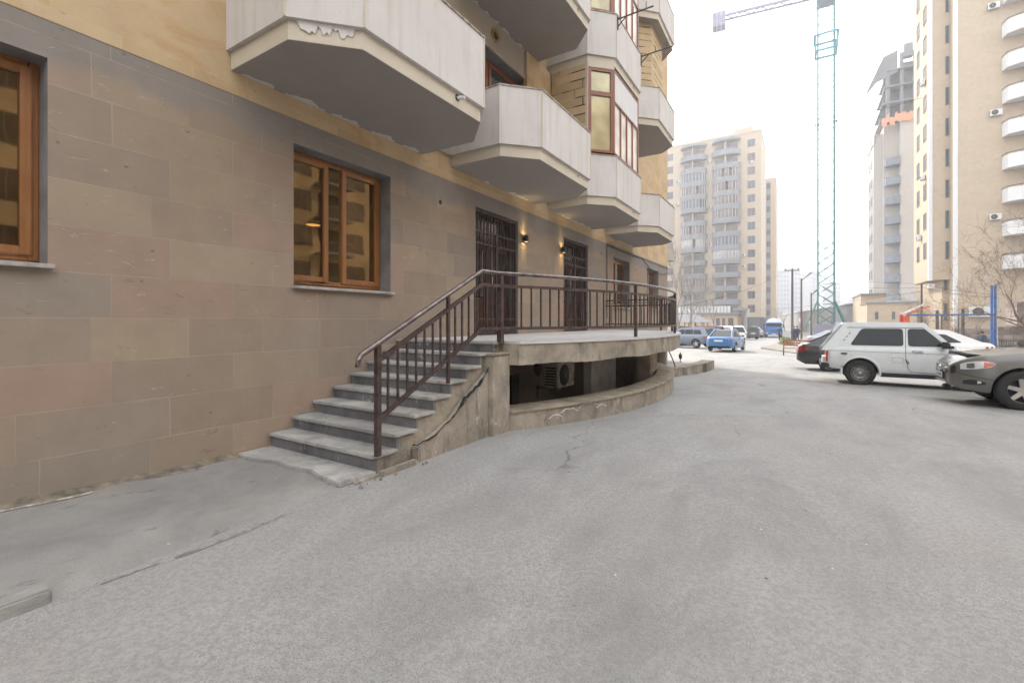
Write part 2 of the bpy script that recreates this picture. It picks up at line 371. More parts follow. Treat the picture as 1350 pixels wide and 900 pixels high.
def tag(o, label=None, cat=None, group=None, kind=None):
    if label: o['label'] = label
    if cat: o['category'] = cat
    if group: o['group'] = group
    if kind: o['kind'] = kind
    return o
def empty(name, loc, label=None, cat=None, group=None, rz=0):
    o = bpy.data.objects.new(name, None); col.objects.link(o); o.location = loc; o.rotation_euler = (0, 0, rz)
    o.empty_display_size = .2
    return tag(o, label, cat, group)
def copy_tree(o, parent=None):
    c = o.copy(); col.objects.link(c); c.parent = parent
    for ch in list(o.children): copy_tree(ch, c)
    return c
def text_mesh(name, body, size, mat, parent, matrix, depth=.002):
    cu = bpy.data.curves.new(name, 'FONT'); cu.body = body; cu.size = size; cu.extrude = depth; cu.align_x = 'CENTER'; cu.align_y = 'CENTER'
    t = bpy.data.objects.new(name, cu); col.objects.link(t)
    dg = bpy.context.evaluated_depsgraph_get(); me = bpy.data.meshes.new_from_object(t.evaluated_get(dg))
    bpy.data.objects.remove(t); me.transform(matrix); me.materials.clear(); me.materials.append(mat)
    o = bpy.data.objects.new(name, me); col.objects.link(o); o.parent = parent; return o

# ================================================================== GROUND
W = -5.25                                   # plane of the facade
AC = (-11.16, 9.5); RW = 8.80; RT = 8.95    # arc of the terrace
def arcp(r, y): return (AC[0]+sqrt(r*r-(y-AC[1])**2), y)
def frange(a, b, n): return [a+(b-a)*i/n for i in range(n+1)]
xs = [-680, -400, -200, -100, -60, -40, -20, -10]+frange(-5.75, 12, 71)+[14, 17, 20, 25, 30, 40, 60, 90, 130, 200, 300, 450, 680]
ys = [-680, -300, -100, -40, -20, -10, -6]+frange(-5, 30, 140)+[32, 35, 38, 42, 46, 50, 55, 60, 67, 75, 84, 95, 110, 130, 160, 200, 250, 300, 400, 520, 680]
def und(x, y):
    if -5.2 < x < 12 and -5 < y < 30: return .012*sin(x*1.3+y*.4)*sin(y*.9-x*.3)*min(1, max(0, (x+3.2)))
    return 0
mb = MB(); nx = len(xs)
vs = [(x, y, gz(y)+und(x, y)) for y in ys for x in xs]; fs = []
for j in range(len(ys)-1):
    for i in range(nx-1):
        cx, cy = (xs[i]+xs[i+1])/2, (ys[j]+ys[j+1])/2
        if W-.5 < cx and 5.1 < cy < 14.15 and (cx-AC[0])**2+(cy-AC[1])**2 < (RW-.17)**2: continue
        fs.append((j*nx+i, j*nx+i+1, (j+1)*nx+i+1, (j+1)*nx+i))
mb.add(vs, fs); g = mb.build('ground', ASPH, smooth=True, loc=(0, 0, 0)); tag(g, kind='structure')
# raised strip of asphalt along the wall, broken edge
mb = MB(); rnd = random.Random(3); edge = []
y = -8.0
while y < 3.05:
    e = -3.46+rnd.uniform(-.03, .03)+.03*sin(y*2.1); edge.append((e if y > .8 else -3.47, y)); y += .08
def stripz(y): return .055*max(0.0, 1-max(0, y-.2)/2.6)+.006
vs = []; fs = []
for e, y in edge: vs += [(W-.1, y, stripz(y)+.01), (-4.3, y, stripz(y)+.008), (e-.06, y, stripz(y)), (e+.03, y, -.02)]
for i in range(len(edge)-1):
    for k in range(3): fs.append((i*4+k, (i+1)*4+k, (i+1)*4+k+1, i*4+k+1))
mb.add(vs, fs); tag(mb.build('pavement', WALK, smooth=True, loc=(-4.4, 0, 0)), kind='structure')
# pale worn line and dirt along the joint
mb = MB()
for (ya, yb, w) in ((1.0, 1.28, .025), (1.36, 1.98, .05), (2.02, 2.12, .02)):
    pts = []
    for t in frange(ya, yb, 8): pts.append((-3.37+.015*sin(t*5)+rnd.uniform(-.006, .006), t))
    L_ = [(x-w*.5*rnd.uniform(.5, 1), y, .0045) for x, y in pts]; R_ = [(x+w*.5*rnd.uniform(.5, 1), y, .0045) for x, y in pts]
    mb.add(L_+R_, [(i, i+9, i+10, i+1) for i in range(8)])
WORN = simple('worn_pale_paint', (.30, .29, .275), .85, scale=18, c2=(.17, .165, .155)); tag(mb.build('worn_edge_line', WORN), kind='structure')
# kerb stone bottom left
mb = MB(); mb.box(-3.50, -2.2, -.05, -3.385, -.42, .085); mb.box(-3.50, -.40, -.05, -3.385, .80, .075)
tag(mb.build('kerb', concrete_old('kerb_stone', (.34, .33, .31), (.16, .14, .12), (.55, .54, .52)), bevel=.012), 'broken pale concrete kerb stone at the bottom left corner of the road', 'kerb')
# dirt fillet along wall foot
mb = MB(); vs = []; N = 120
for i in range(N+1):
    y = -8+i*(11/N); w = .09+.05*sin(i*.7)+rnd.uniform(0, .05)
    vs += [(W+.001, y, stripz(y)+.03+rnd.uniform(0, .03)), (W+w*.5, y, stripz(y)+.022+rnd.uniform(0, .012)), (W+w, y, stripz(y)+.009)]
mb.add(vs, [q for i in range(N) for q in ((i*3, i*3+3, i*3+4, i*3+1), (i*3+1, i*3+4, i*3+5, i*3+2))])
tag(mb.build('dirt_edge', simple('wall_foot_dirt', (.22, .185, .14), .95, scale=9, c2=(.10, .085, .065), bump=.6), smooth=True), kind='structure')
mb = MB()
for (ya, yb, w, zz) in ((.2, 1.45, .03, .05), (2.0, 2.35, .025, .035)):
    L_ = []; R_ = []
    for i, t in enumerate(frange(ya, yb, 14)):
        x = W+.14+.03*sin(t*6)+rnd.uniform(-.008, .008); L_.append((x, t, stripz(t)+zz*.5)); R_.append((x+w*rnd.uniform(.4, 1), t, stripz(t)+.016))
    mb.add(L_+R_, [(i, i+15, i+16, i+1) for i in range(14)])
tag(mb.build('paint_drip_line', simple('drip_line_paint', (.42, .39, .35), .85, scale=20, c2=(.2, .18, .15))), kind='structure')

# ================================================================== NEAR BUILDING
B = empty('apartment_building', (W-6, 8, 0), 'near apartment building of grey brown tuff below and ochre stone above with white octagonal balconies', 'building')
YE = 22.13; ZG = 3.97; TOP = 30.0; Y0 = -14
def wall_x(mbx, y0, y1, z0, z1, holes, x=W, th=.32, m=0, mr=1):
    ysb = sorted(set([y0, y1]+[h[0] for h in holes]+[h[1] for h in holes])); zsb = sorted(set([z0, z1]+[h[2] for h in holes]+[h[3] for h in holes]))
    for i in range(len(ysb)-1):
        for j in range(len(zsb)-1):
            cy, cz = (ysb[i]+ysb[i+1])/2, (zsb[j]+zsb[j+1])/2
            if any(h[0] < cy < h[1] and h[2] < cz < h[3] for h in holes): continue
            for xx in (x, x-th):
                mbx.add([(xx, ysb[i], zsb[j]), (xx, ysb[i+1], zsb[j]), (xx, ysb[i+1], zsb[j+1]), (xx, ysb[i], zsb[j+1])], [(0, 1, 2, 3)], m)
    for (a, b, c, d) in holes:
        for q in (((a, c), (b, c)), ((b, c), (b, d)), ((b, d), (a, d)), ((a, d), (a, c))):
            (p0, q0), (p1, q1) = q
            mbx.add([(x, p0, q0), (x, p1, q1), (x-th, p1, q1), (x-th, p0, q0)], [(0, 1, 2, 3)], mr)
LH = [(-2.2, 1.21, 1.93, 3.66), (3.385, 4.96, 1.90, 3.67), (7.116, 8.68, 1.22, 3.68), (10.977, 12.606, 1.22, 3.69), (14.8, 16.49, 1.95, 3.62), (18.74, 20.5, 2.0, 3.65), (8.31, 8.73, -.9, .34)]
mb = MB(); wall_x(mb, Y0, YE, -1.6, ZG, LH)
mb.add([(W, YE, -1.6), (W-12, YE, -1.6), (W-12, YE, ZG), (W, YE, ZG)], [(0, 1, 2, 3)], 2)
mb.build('lower_wall', [STONE, REVEAL, STONE_X], B)
UH = [(6.75, 9.02, 4.5, 6.90), (14.9, 16.2, 4.6, 6.7)]
FL = [4.22, 7.50, 10.78, 14.06, 17.34, 20.62, 23.9, 27.2]
for zf in FL[3:7]:
    for ya in (3.2, 6.9, 17.6): UH.append((ya, ya+1.6, zf+.9, zf+2.4))
UH.append((3.2, 5.0, 4.5, 6.9))
mb = MB(); wall_x(mb, Y0, YE, ZG, TOP, UH, x=W+.004)
mb.add([(W+.004, YE+.003, ZG), (W-12, YE+.003, ZG), (W-12, YE+.003, TOP), (W+.004, YE+.003, TOP)], [(0, 1, 2, 3)], 2)
mb.add([(W, Y0, -1.6), (W-12, Y0, -1.6), (W-12, Y0, TOP), (W, Y0, TOP)], [(0, 1, 2, 3)], 2)
mb.add([(W-12, Y0, -1.6), (W-12, YE, -1.6), (W-12, YE, TOP), (W-12, Y0, TOP)], [(0, 1, 2, 3)], 2)
mb.build('upper_wall', [YEL, REVEAL, YELX], B)
mb = MB(); mb.box(W-12.2, Y0-.2, TOP, W+.2, YE+.2, TOP+.4); mb.build('roof', FARG, B)
# rooms behind the openings
roomm = simple('room_wall', (.34, .25, .15), .9)
for (a, b, c, d) in LH[:6]+UH:
    mb = MB(); x0, x1 = W-.33, W-2.6
    for q in ([(x1, a-.4, c-.6), (x1, b+.4, c-.6), (x1, b+.4, d+.3), (x1, a-.4, d+.3)], [(x0, a-.4, d+.3), (x1, a-.4, d+.3), (x1, b+.4, d+.3), (x0, b+.4, d+.3)],
              [(x0, a-.4, c-.6), (x1, a-.4, c-.6), (x1, b+.4, c-.6), (x0, b+.4, c-.6)], [(x0, a-.4, c-.6), (x1, a-.4, c-.6), (x1, a-.4, d+.3), (x0, a-.4, d+.3)], [(x0, b+.4, c-.6), (x1, b+.4, c-.6), (x1, b+.4, d+.3), (x0, b+.4, d+.3)]):
        mb.add(q, [(0, 1, 2, 3)])
    mb.build('room_shell', roomm, B)
def frame_rect(mbx, x, y0, y1, z0, z1, w, t, m=0):
    mbx.box(x-t, y0, z0, x, y0+w, z1, m); mbx.box(x-t, y1-w, z0, x, y1, z1, m)
    mbx.box(x-t, y0+w, z0, x, y1-w, z0+w, m); mbx.box(x-t, y0+w, z1-w, x, y1-w, z1, m)
def window(y0, y1, z0, z1, casements, sill=True, fm=WOOD, pm=PANE, x=W-.2):
    mb = MB(); frame_rect(mb, x-.02, y0, y1, z0, z1, .065, .07)
    for (a, b) in casements: frame_rect(mb, x, a, b, z0+.045, z1-.045, .075, .06)
    w = mb.build('window', fm, B, bevel=.008)
    for (a, b) in casements:
        p = MB(); p.box(x-.045, a+.07, z0+.115, x-.035, b-.07, z1-.115); p.build('pane', pm, w)
    if sill:
        s = MB(); s.box(x-.02, y0-.03, z0-.075, W+.075, y1+.03, z0-.035); s.build('sill', simple('pale_sill_slab', (.40, .375, .35), .6) if 'pale_sill_slab' not in MATS else MATS['pale_sill_slab'], w, bevel=.006)
    return w
window(-2.2, 1.21, 2.0, 3.66, [(-2.15, -.5), (-.48, 1.165)])
window(3.385, 4.96, 1.97, 3.67, [(3.43, 4.03), (4.24, 4.915)])
mb = MB(); mb.box(W-.24, 4.05, 2.03, W-.235, 4.22, 3.61); mb.build('pane', PANE, [o for o in B.children if o.name.startswith('window')][-1])
window(14.8, 16.49, 2.0, 3.62, [(14.85, 15.6), (15.62, 16.44)], pm=PANED)
window(18.74, 20.5, 2.05, 3.65, [(18.79, 19.6), (19.62, 20.45)], pm=PANED)
window(6.75, 9.02, 4.5, 6.90, [(6.8, 7.85), (7.88, 8.97)], sill=False, fm=WOODR, pm=PANED, x=W-.22)
window(3.2, 5.0, 4.5, 6.90, [(3.25, 4.1), (4.12, 4.95)], sill=False, fm=WOODR, pm=PANED, x=W-.22)
window(14.9, 16.2, 4.6, 6.7, [(14.95, 15.55), (15.57, 16.15)], sill=False, fm=WOODR, pm=PANED, x=W-.22)
for (a, b, c, d) in UH[2:-1]: window(a, b, c, d, [(a+.05, (a+b)/2), ((a+b)/2, b-.05)], sill=True, fm=WOODR, pm=PANED)
# room lamps behind the second window
for (y, x, z) in ((4.35, W-1.0, 2.95), (3.95, W-1.7, 2.9)):
    c = empty('ceiling_lamp', (x, y, z), 'warm ceiling lamp glowing behind the second window, '+('nearer the right casement' if y > 4.2 else 'nearer the left casement'), 'ceiling lamp', 'ceiling lamps inside the second window')
    m = MB(); m.rev([(0, 0), (.10, 0), (.10, .03), (0, .03)], (x, y, z), 20, axis='z'); m.build('lens', GLOWR, c)
    m = MB(); m.rev([(.102, -.002), (.112, -.002), (.112, .03), (.102, .03)], (x, y, z), 20, axis='z'); m.tube([(x, y, z+.03), (x, y, 3.97)], .003, 5); m.build('rim', WHITEM, c)
    li = bpy.data.lights.new('ceiling_lamp_light', 'POINT'); li.energy = 3; li.color = (1, .7, .4); li.shadow_soft_size = .12
    lo = bpy.data.objects.new('lamp_light', li); col.objects.link(lo); lo.parent = c; lo.location = (0, 0, -.16)
# doors with grilles
def door(y0, y1, z0, z1, leafs):
    x = W-.24; mb = MB(); frame_rect(mb, x, y0, y1, z0, z1, .07, .08); mb.box(x-.07, y0, z1-.62, x, y1, z1-.55)
    d = mb.build('door', DOORW, B, bevel=.006)
    n_ = len(leafs)-1
    for i in range(n_):
        a, b = leafs[i]+.01, leafs[i+1]-.01
        m = MB(); frame_rect(m, x+.005, a, b, z0+.03, z1-.63, .10, .05); m.box(x-.045, a+.1, z0+.13, x-.01, b-.1, z0+.75)
        m.build('leaf', DOORW, d, bevel=.005)
        m = MB(); m.box(x-.04, a+.1, z0+.78, x-.03, b-.1, z1-.73); m.box(x-.04, a+.03, z1-.54, x-.03, b-.03, z1-.08); m.build('pane', PANED, d)
    m = MB(); m.tube([(x+.02, (y0+y1)/2+.05, z0+1.0), (x+.06, (y0+y1)/2+.05, z0+1.0), (x+.06, (y0+y1)/2+.05, z0+1.25)], .012, 6); m.build('handle', CHROME, d)
    # wrought grille in the plane of the reveal
    xg = W-.05; m = MB(); frame_rect(m, xg, y0+.01, y1-.01, z0+.03, z1-.02, .045, .03)
    nb = 13
    for i in range(1, nb):
        yy = y0+(y1-y0)*i/nb; m.bar((xg-.015, yy, z0+.05), (xg-.015, yy, z1-.04), .018)
    for zz in (z0+.32, z1-.42, z1-.66): m.bar((xg-.015, y0+.04, zz), (xg-.015, y1-.04, zz), .022, .03)
    for i in range(nb):
        yy = y0+(y1-y0)*(i+.5)/nb
        ring = [(xg-.015, yy+.045*cos(t), z1-.54+.1*sin(t)) for t in frange(0, 2*pi, 10)]; m.tube(ring, .006, 4, cap=False)
    m.bar((xg-.01, (y0+y1)/2, z0+.04), (xg-.01, (y0+y1)/2, z1-.42), .05, .04)
    for yy in (y0+.03, (y0+y1)/2-.03, (y0+y1)/2+.03, y1-.03):
        for zz in (z0+.5, z0+1.25, z0+1.6): m.tube([(xg+.0, yy, zz-.04), (xg+.0, yy, zz+.04)], .014, 6)
    m.build('grille', IRON, d)
    return d
door(7.116, 8.68, 1.22, 3.68, [7.18, 7.9, 8.62]); door(10.977, 12.606, 1.22, 3.69, [11.04, 11.79, 12.54])
m = MB(); m.box(W-.25, 8.31, -.9, W-.2, 8.73, .34); m.build('basement_hatch', BLACK, B)
# painted plaster field above the second balcony and pilaster
m = MB(); m.box(W+.006, 5.9, 6.92, W+.05, 8.86, 7.5); m.box(W+.006, 5.9, 4.4, W+.05, 6.72, 6.92); m.build('plaster_panel', CREAM, B)
m = MB(); m.box(W+.006, 8.9, 4.45, W+.10, 10.04, 7.5); m.build('pilaster', YEL, B)
m = MB(); m.bar((W+.03, 6.7, 6.93), (W+.03, 9.05, 6.93), .03, .04); m.build('window_hood', FLAKE, B)
# seam and band
m = MB(); m.box(W-.01, 14.085, -.2, W+.012, 14.105, ZG); m.box(W, 14.11, ZG-.03, W+.03, YE+.02, ZG+.02); m.build('joint_cover', REVEAL, B)
# ---------------------------------------------------------------- balconies
def foot(y0, y1, ex=0.0, xo=-3.72, xi=-4.2, ch=.5):
    e = ex; k = e*.41
    return [(W+.006, y0-e), (xi+k, y0-e), (xo+e, y0+ch-k), (xo+e, y1-ch+k), (xi+k, y1+e), (W+.006, y1+e)]
def balcony(y0, y1, zb, parapet=True, name='balcony'):
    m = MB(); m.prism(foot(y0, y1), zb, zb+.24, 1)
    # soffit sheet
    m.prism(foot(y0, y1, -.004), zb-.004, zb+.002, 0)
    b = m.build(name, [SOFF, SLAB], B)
    if parapet: par(y0, y1, zb+.19, zb+1.14, b)
    # flaking paint along the wall
    r = random.Random(int(y0*10+zb)); m = MB()
    y = y0+.1
    while y < y1-.4:
        L_ = r.uniform(.15, .55)
        if r.random() < .7:
            pa = []; k = max(3, int(L_/.05))
            top = [(W+.01, y+L_*i/k, zb-.007) for i in range(k+1)]
            bot = [(W+.03+.10*r.random()*sin(pi*(i+.5)/(k+1))+.015, y+L_*i/k, zb-.007) for i in range(k+1)]
            m.add(top+bot, [(i, i+1, k+2+i, k+1+i) for i in range(k)])
        y += L_*r.uniform(.7, 1.4)
    if m.v: m.build('paint_flake', FLAKE, b)
    m = MB(); ys_ = y1-1.0; long_ = y0 < 3; m.tube([(-3.73, ys_, zb+.13), (-3.60 if long_ else -3.70, ys_, zb+.10)], .022 if long_ else .014, 8); m.tube([(-3.73, ys_, zb+.13), (-3.714, ys_, zb+.13)], .045 if long_ else .028, 8, 1)
    m.build('drain_spout', [FLAKE, BLACK], b)
    return b
def par(y0, y1, z0, z1, parent, th=.07):
    o = foot(y0, y1, .05); i_ = foot(y0, y1, .05-th)
    m = MB()
    for k in range(5):
        a, b = o[k], o[k+1]; c, d = i_[k+1], i_[k]
        m.prism([a, b, c, d], z0, z1)
    p = m.build('parapet', PARA, parent)
    # vertical joint battens + coping
    m = MB()
    for k in (1, 2, 3, 4): x, y = o[k]; m.tube([(x, y, z0-.002), (x, y, z1+.004)], .013, 6)
    m.build('joint_strip', SLAB, p)
    m = MB(); o2 = foot(y0, y1, .065); i2 = foot(y0, y1, .05-th-.015)
    for k in range(5): m.prism([o2[k], o2[k+1], i2[k+1], i2[k]], z1, z1+.025)
    m.build('coping', simple('weathered_coping', (.42, .37, .31), .8, c2=(.20, .155, .12), scale=14, bump=.4) if 'weathered_coping' not in MATS else MATS['weathered_coping'], p)
    return p
b1 = balcony(2.65, 5.65, FL[0]); b2 = balcony(6.37, 9.43, FL[0]); b3 = balcony(10.06, 12.98, FL[0]); b4 = balcony(13.98, 16.92, FL[0])
# peeled patch on the first balcony fascia
m = MB(); r = random.Random(5)
A_ = Vector((-4.2+.015, 2.65-.0, 0)); B_ = Vector((-3.72, 3.15, 0)); nrm = Vector((.7, -.7, 0))
tp = []; bt = []
for i in range(25):
    t = .03+.94*i/24; p = A_.lerp(B_, t)+nrm*.008; tp.append((p.x, p.y, FL[0]+.20)); dz = (.035+.10*r.random()**1.5+.05*(i > 16)) if 2 < i < 22 else .02
    bt.append((p.x, p.y, FL[0]+.20-dz))
m.add(tp+bt, [(i, i+1, 26+i, 25+i) for i in range(24)]); m.build('peeled_patch', FLAKE, b1)
balcony(2.65, 5.65, FL[1]); balcony(6.37, 9.43, FL[1]); balcony(6.37, 9.43, FL[2])
b3u = balcony(10.06, 12.98, FL[1], False); par(10.06, 12.98, FL[1]+.19, FL[1]+1.2, b3u)
b3v = balcony(10.06, 12.98, FL[2], False); par(10.06, 12.98, FL[2]+.19, FL[2]+1.2, b3v)
b5 = balcony(13.98, 16.92, FL[1]); b6 = balcony(13.98, 16.92, FL[2])
# the glazed bay above balcony 3
def bay(z0, z1):
    bw = empty_part = None
    m = MB(); m.box(W+.11, 10.06, z0-.95, -4.2, 10.14, z1, 0); wb = m.build('bay_side_wall', BRICKX, B)
    m = MB(); m.box(-4.25, 10.05, z0-.02, -4.19, 10.15, z1); m.build('corner_strip', SLAB, B)
    # chamfer window
    a = Vector((-4.19, 10.08, 0)); b = Vector((-3.73, 10.56, 0)); d = (b-a).normalized(); nn = Vector((d.y, -d.x, 0))
    def wp(m, t0, t1, za, zb, th, off, mi=0):
        p0 = a+(b-a)*t0+nn*off; p1 = a+(b-a)*t1+nn*off
        m.ext([(p0.x, p0.y, za), (p1.x, p1.y, za), (p1.x, p1.y, zb), (p0.x, p0.y, zb)], -nn*th, mi)
    m = MB(); zt = z1-.08; zm = z0+(zt-z0)*.70
    wp(m, 0, .12, z0, zt, .07, 0); wp(m, .86, 1, z0, zt, .07, 0); wp(m, .12, .86, z0, z0+.06, .07, 0); wp(m, .12, .86, zt-.07, zt, .07, 0); wp(m, .12, .86, zm-.05, zm+.05, .07, 0)
    w = m.build('window', WOODR, B)
    m = MB(); wp(m, .10, .88, z0+.05, zt-.05, .01, -.035); m.build('pane', PANEY, w)
    m = MB(); wp(m, 0, 1, zt, z1, .07, .01); m.build('head_board', SLAB, w)
    # long side: three lights below a white board
    x = -3.735; y0, y1 = 10.60, 12.48; zt2 = z0+(z1-z0)*.62
    m = MB(); n3 = 4
    for i in range(n3+1):
        yy = y0+(y1-y0)*i/n3; m.box(x-.06, yy-.03, z0, x, yy+.03, zt2)
    m.box(x-.06, y0, z0, x, y1, z0+.05); m.box(x-.06, y0, zt2-.05, x, y1, zt2); m.box(x-.06, y0-.03, zt2, x, y0+.03, z1-.05); m.box(x-.06, y1-.03, zt2, x, y1+.03, z1-.05); m.box(x-.06, y0, z1-.1, x, y1, z1-.05)
    w2 = m.build('window', WOODR, B)
    for i in range(n3):
        ya = y0+(y1-y0)*i/n3+.03; yb = y0+(y1-y0)*(i+1)/n3-.03
        m = MB(); m.box(x-.04, ya, z0+.05, x-.03, yb, zt2-.05); m.build('pane', PANEW, w2)
    m = MB(); m.box(x-.05, y0+.03, zt2, x-.01, y1-.03, z1-.1); m.build('white_panel', FARW, w2)
    m = MB(); m.prism([(-3.74, 12.5), (-4.19, 12.96), (W+.11, 12.96), (W+.11, 12.88), (-4.22, 12.88), (-3.80, 12.45)], z0-.9, z1); m.build('bay_far_wall', BRICKX, B)
bay(5.45, FL[1]); bay(8.75, FL[2])
m = MB(); m.prism([(W+.01, 14.3), (-4.25, 14.3), (-3.95, 14.6), (-3.95, 15.9), (-4.25, 16.2), (W+.01, 16.2)], FL[1]+.24, FL[2]); m.build('stone_pier', [BRICKX], B)
m = MB(); m.prism([(W+.01, 14.3), (-4.25, 14.3), (-3.95, 14.6), (-3.95, 15.9), (-4.25, 16.2), (W+.01, 16.2)], FL[2]+.24, FL[3]); m.build('stone_pier', [BRICKX], B)
# ring vent on the plaster
v = empty('round_vent', (W+.05, 7.69, 7.215), 'round brass vent cover on the plaster above the window behind the second balcony', 'vent')
m = MB(); m.rev([(.075, 0), (.12, 0), (.13, .02), (.12, .035), (.09, .03), (.075, .012)], (W+.052, 7.69, 7.215), 24, axis='x'); m.build('ring', simple('brass', (.5, .30, .07), .35, metal=.7), v, smooth=True)
m = MB(); m.rev([(0, .004), (.075, .004), (.075, 0), (0, 0)], (W+.053, 7.69, 7.215), 20, axis='x')
for k in range(4): m.bar((W+.065, 7.69-.07*cos(k), 7.215-.07*sin(k)), (W+.065, 7.69+.07*cos(k), 7.215+.07*sin(k)), .01)
m.build('grid', IRON, v)
# laundry brackets
for (y, z, lab) in ((10.6, 8.62, 'nearer'), (12.5, 8.66, 'farther')):
    c = empty('laundry_bracket', (-3.66, y, z-.2), 'black iron laundry arm on the upper bay parapet, the %s of two' % lab, 'laundry bracket', 'laundry line arms on the bay')
    m = MB(); m.bar((-3.66, y, z-.25), (-3.66, y, z+.05), .03); m.build('wall_plate', IRON, c)
    m = MB(); m.bar((-3.66, y, z), (-2.85, y+.1, z+.08), .025); m.bar((-3.66, y, z-.18), (-3.45, y, z), .02)
    for t in (.45, .8): m.tube([(-3.66+.81*t, y+.1*t, z+.08*t), (-3.66+.81*t, y+.1*t, z+.08*t+.16)], .009, 5)
    m.build('arm', IRON, c)
# wall lamps
for (y, z, lab) in ((8.90, 3.33, 'to the right of the first grilled door'), (10.83, 3.33, 'to the left of the second grilled door')):
    c = empty('wall_lamp', (W, y, z), 'small black wall lamp glowing up and down '+lab, 'wall lamp', 'wall lamps by the terrace doors')
    m = MB(); m.rev([(.045, -.07), (.05, -.07), (.05, .07), (.045, .07), (.045, -.07)], (W+.08, y, z), 16, axis='z'); m.box(W, y-.03, z-.04, W+.04, y+.03, z+.04); m.build('housing', BLACK, c)
    m = MB(); m.rev([(0, .05), (.044, .05), (.044, .045), (0, .045)], (W+.08, y, z), 16, axis='z'); m.rev([(0, -.05), (.044, -.05), (.044, -.045), (0, -.045)], (W+.08, y, z), 16, axis='z'); m.build('lens', GLOW, c)
    for s_ in (1, -1):
        li = bpy.data.lights.new('wall_lamp_light', 'SPOT'); li.energy = 3.0; li.color = (1, .74, .36); li.spot_size = .9; li.spot_blend = .6; li.shadow_soft_size = .03
        lo = bpy.data.objects.new('lamp_light', li); col.objects.link(lo); lo.parent = c; lo.location = (.08, 0, .075*s_); lo.rotation_euler = (pi if s_ > 0 else 0, 0, 0)
# little wall fittings
for (y, z, lab) in ((6.10, 3.54, 'small dark pipe hole in the tuff wall between the second window and the first door'), (13.70, 3.60, 'small dark pipe hole in the wall right of the second grilled door'), (17.2, 3.42, 'small dark wall fitting between the two plain far windows')):
    m = MB(); m.rev([(0, .004), (.022, .006), (.04, .003), (.04, -.01), (0, -.01)], (W, y, z), 12, axis='x'); tag(m.build('pipe_hole', BLACK), lab, 'pipe hole')
# facade cable
def sag(p, q, s, n=16):
    p, q = Vector(p), Vector(q); return [p.lerp(q, i/n)-Vector((0, 0, s*4*(i/n)*(1-i/n))) for i in range(n+1)]
m = MB(); m.tube([(W+.02, 14.13, 1.6), (W+.02, 14.13, 3.92)], .012, 5); m.tube(sag((W+.03, 14.13, 3.92), (W+.03, 18.0, 3.94), .03)+sag((W+.04, 18.05, 3.9), (W+.05, 22.1, 3.75), .28), .014, 5)
tag(m.build('cable', CABLE), 'thin black cable looping along the top of the tuff wall past the far windows', 'cable')

# ---------------------------------------------------------------- AC units
def ac_unit(loc, rz, label, w=.82, h=.56, d=.30, case=WHITEM, group='air conditioner units on the walls'):
    c = empty('air_conditioner', loc, label, 'air conditioner', group, rz)    # local: front faces -y
    m = MB(); m.box(-w/2, 0, 0, w/2, d, h); m.build('casing', case, c, local=True, bevel=.015)
    cx = -w*.12; R_ = h*.40
    m = MB(); m.rev([(0, -.004), (R_, -.004), (R_, -.012), (R_*1.06, -.012), (R_*1.06, .0)], (cx, 0, h/2), 24, axis='y'); m.build('fan_opening', DARKIN, c, local=True)
    m = MB()
    for k in range(1, 5): m.rev([(R_*k/4.6, -.014), (R_*k/4.6+.006, -.014), (R_*k/4.6+.006, -.02), (R_*k/4.6, -.02)], (cx, 0, h/2), 24, axis='y')
    m.rev([(0, -.014), (.04, -.014), (.04, -.024), (0, -.024)], (cx, 0, h/2), 12, axis='y')
    for k in range(6): t = k*pi/6; m.bar((cx-R_*cos(t), -.017, h/2-R_*sin(t)), (cx+R_*cos(t), -.017, h/2+R_*sin(t)), .006)
    m.build('fan_grille', GREYM, c, local=True)
    m = MB()
    for i in range(7): m.box(-w/2-.004, .04, .06+i*(h-.12)/7, -w/2+.002, d-.04, .06+i*(h-.12)/7+.03)
    m.build('side_louvre', DARKIN, c, local=True)
    m = MB()
    for s_ in (-.3, .3): m.box(s_*w-.02, 0, -.03, s_*w+.02, d+.25, 0); m.box(s_*w-.02, d+.2, -.25, s_*w+.02, d+.24, 0)
    m.build('bracket', GREYM, c, local=True)
    return c
ac_unit((-4.2, 8.91, .11), pi/2, 'dusty air conditioner hanging in the dark basement well under the curved terrace', case=simple('dusty_casing', (.50, .47, .41), .7, var=.2), h=.52, d=.32)
ac_unit((W-.12, 22.55, 4.3), pi, 'white air conditioner fixed at the far end of the near building', w=.8)

# ================================================================== STAIRS + TERRACE
ST = empty('entrance_stairs', (-4.4, 3.07, 0), 'worn dark basalt entrance stairs climbing along the wall to the terrace', 'stairs')
XO = -3.50
NST = 8
for i in range(7):
    y = 3.07+.285*i; z = .2+.147*i; xo = XO+(.0 if i < 5 else .02)
    m = MB(); m.box(W+.005, y, z-.035, xo+.015, y+.33, z, 0); t = m.build('tread', TREAD, ST, bevel=.006)
    m = MB(); m.box(W+.01, y+.028, z-.2 if i == 0 else z-.147, xo, y+.06, z-.036); m.build('riser', RISER, ST)
m = MB(); m.box(W+.005, 5.065, 1.19, -3.45, 5.4, 1.222); m.build('tread', TREAD, ST, bevel=.006)
m = MB(); m.box(W+.01, 5.093, 1.04, -3.47, 5.13, 1.189); m.build('riser', RISER, ST)
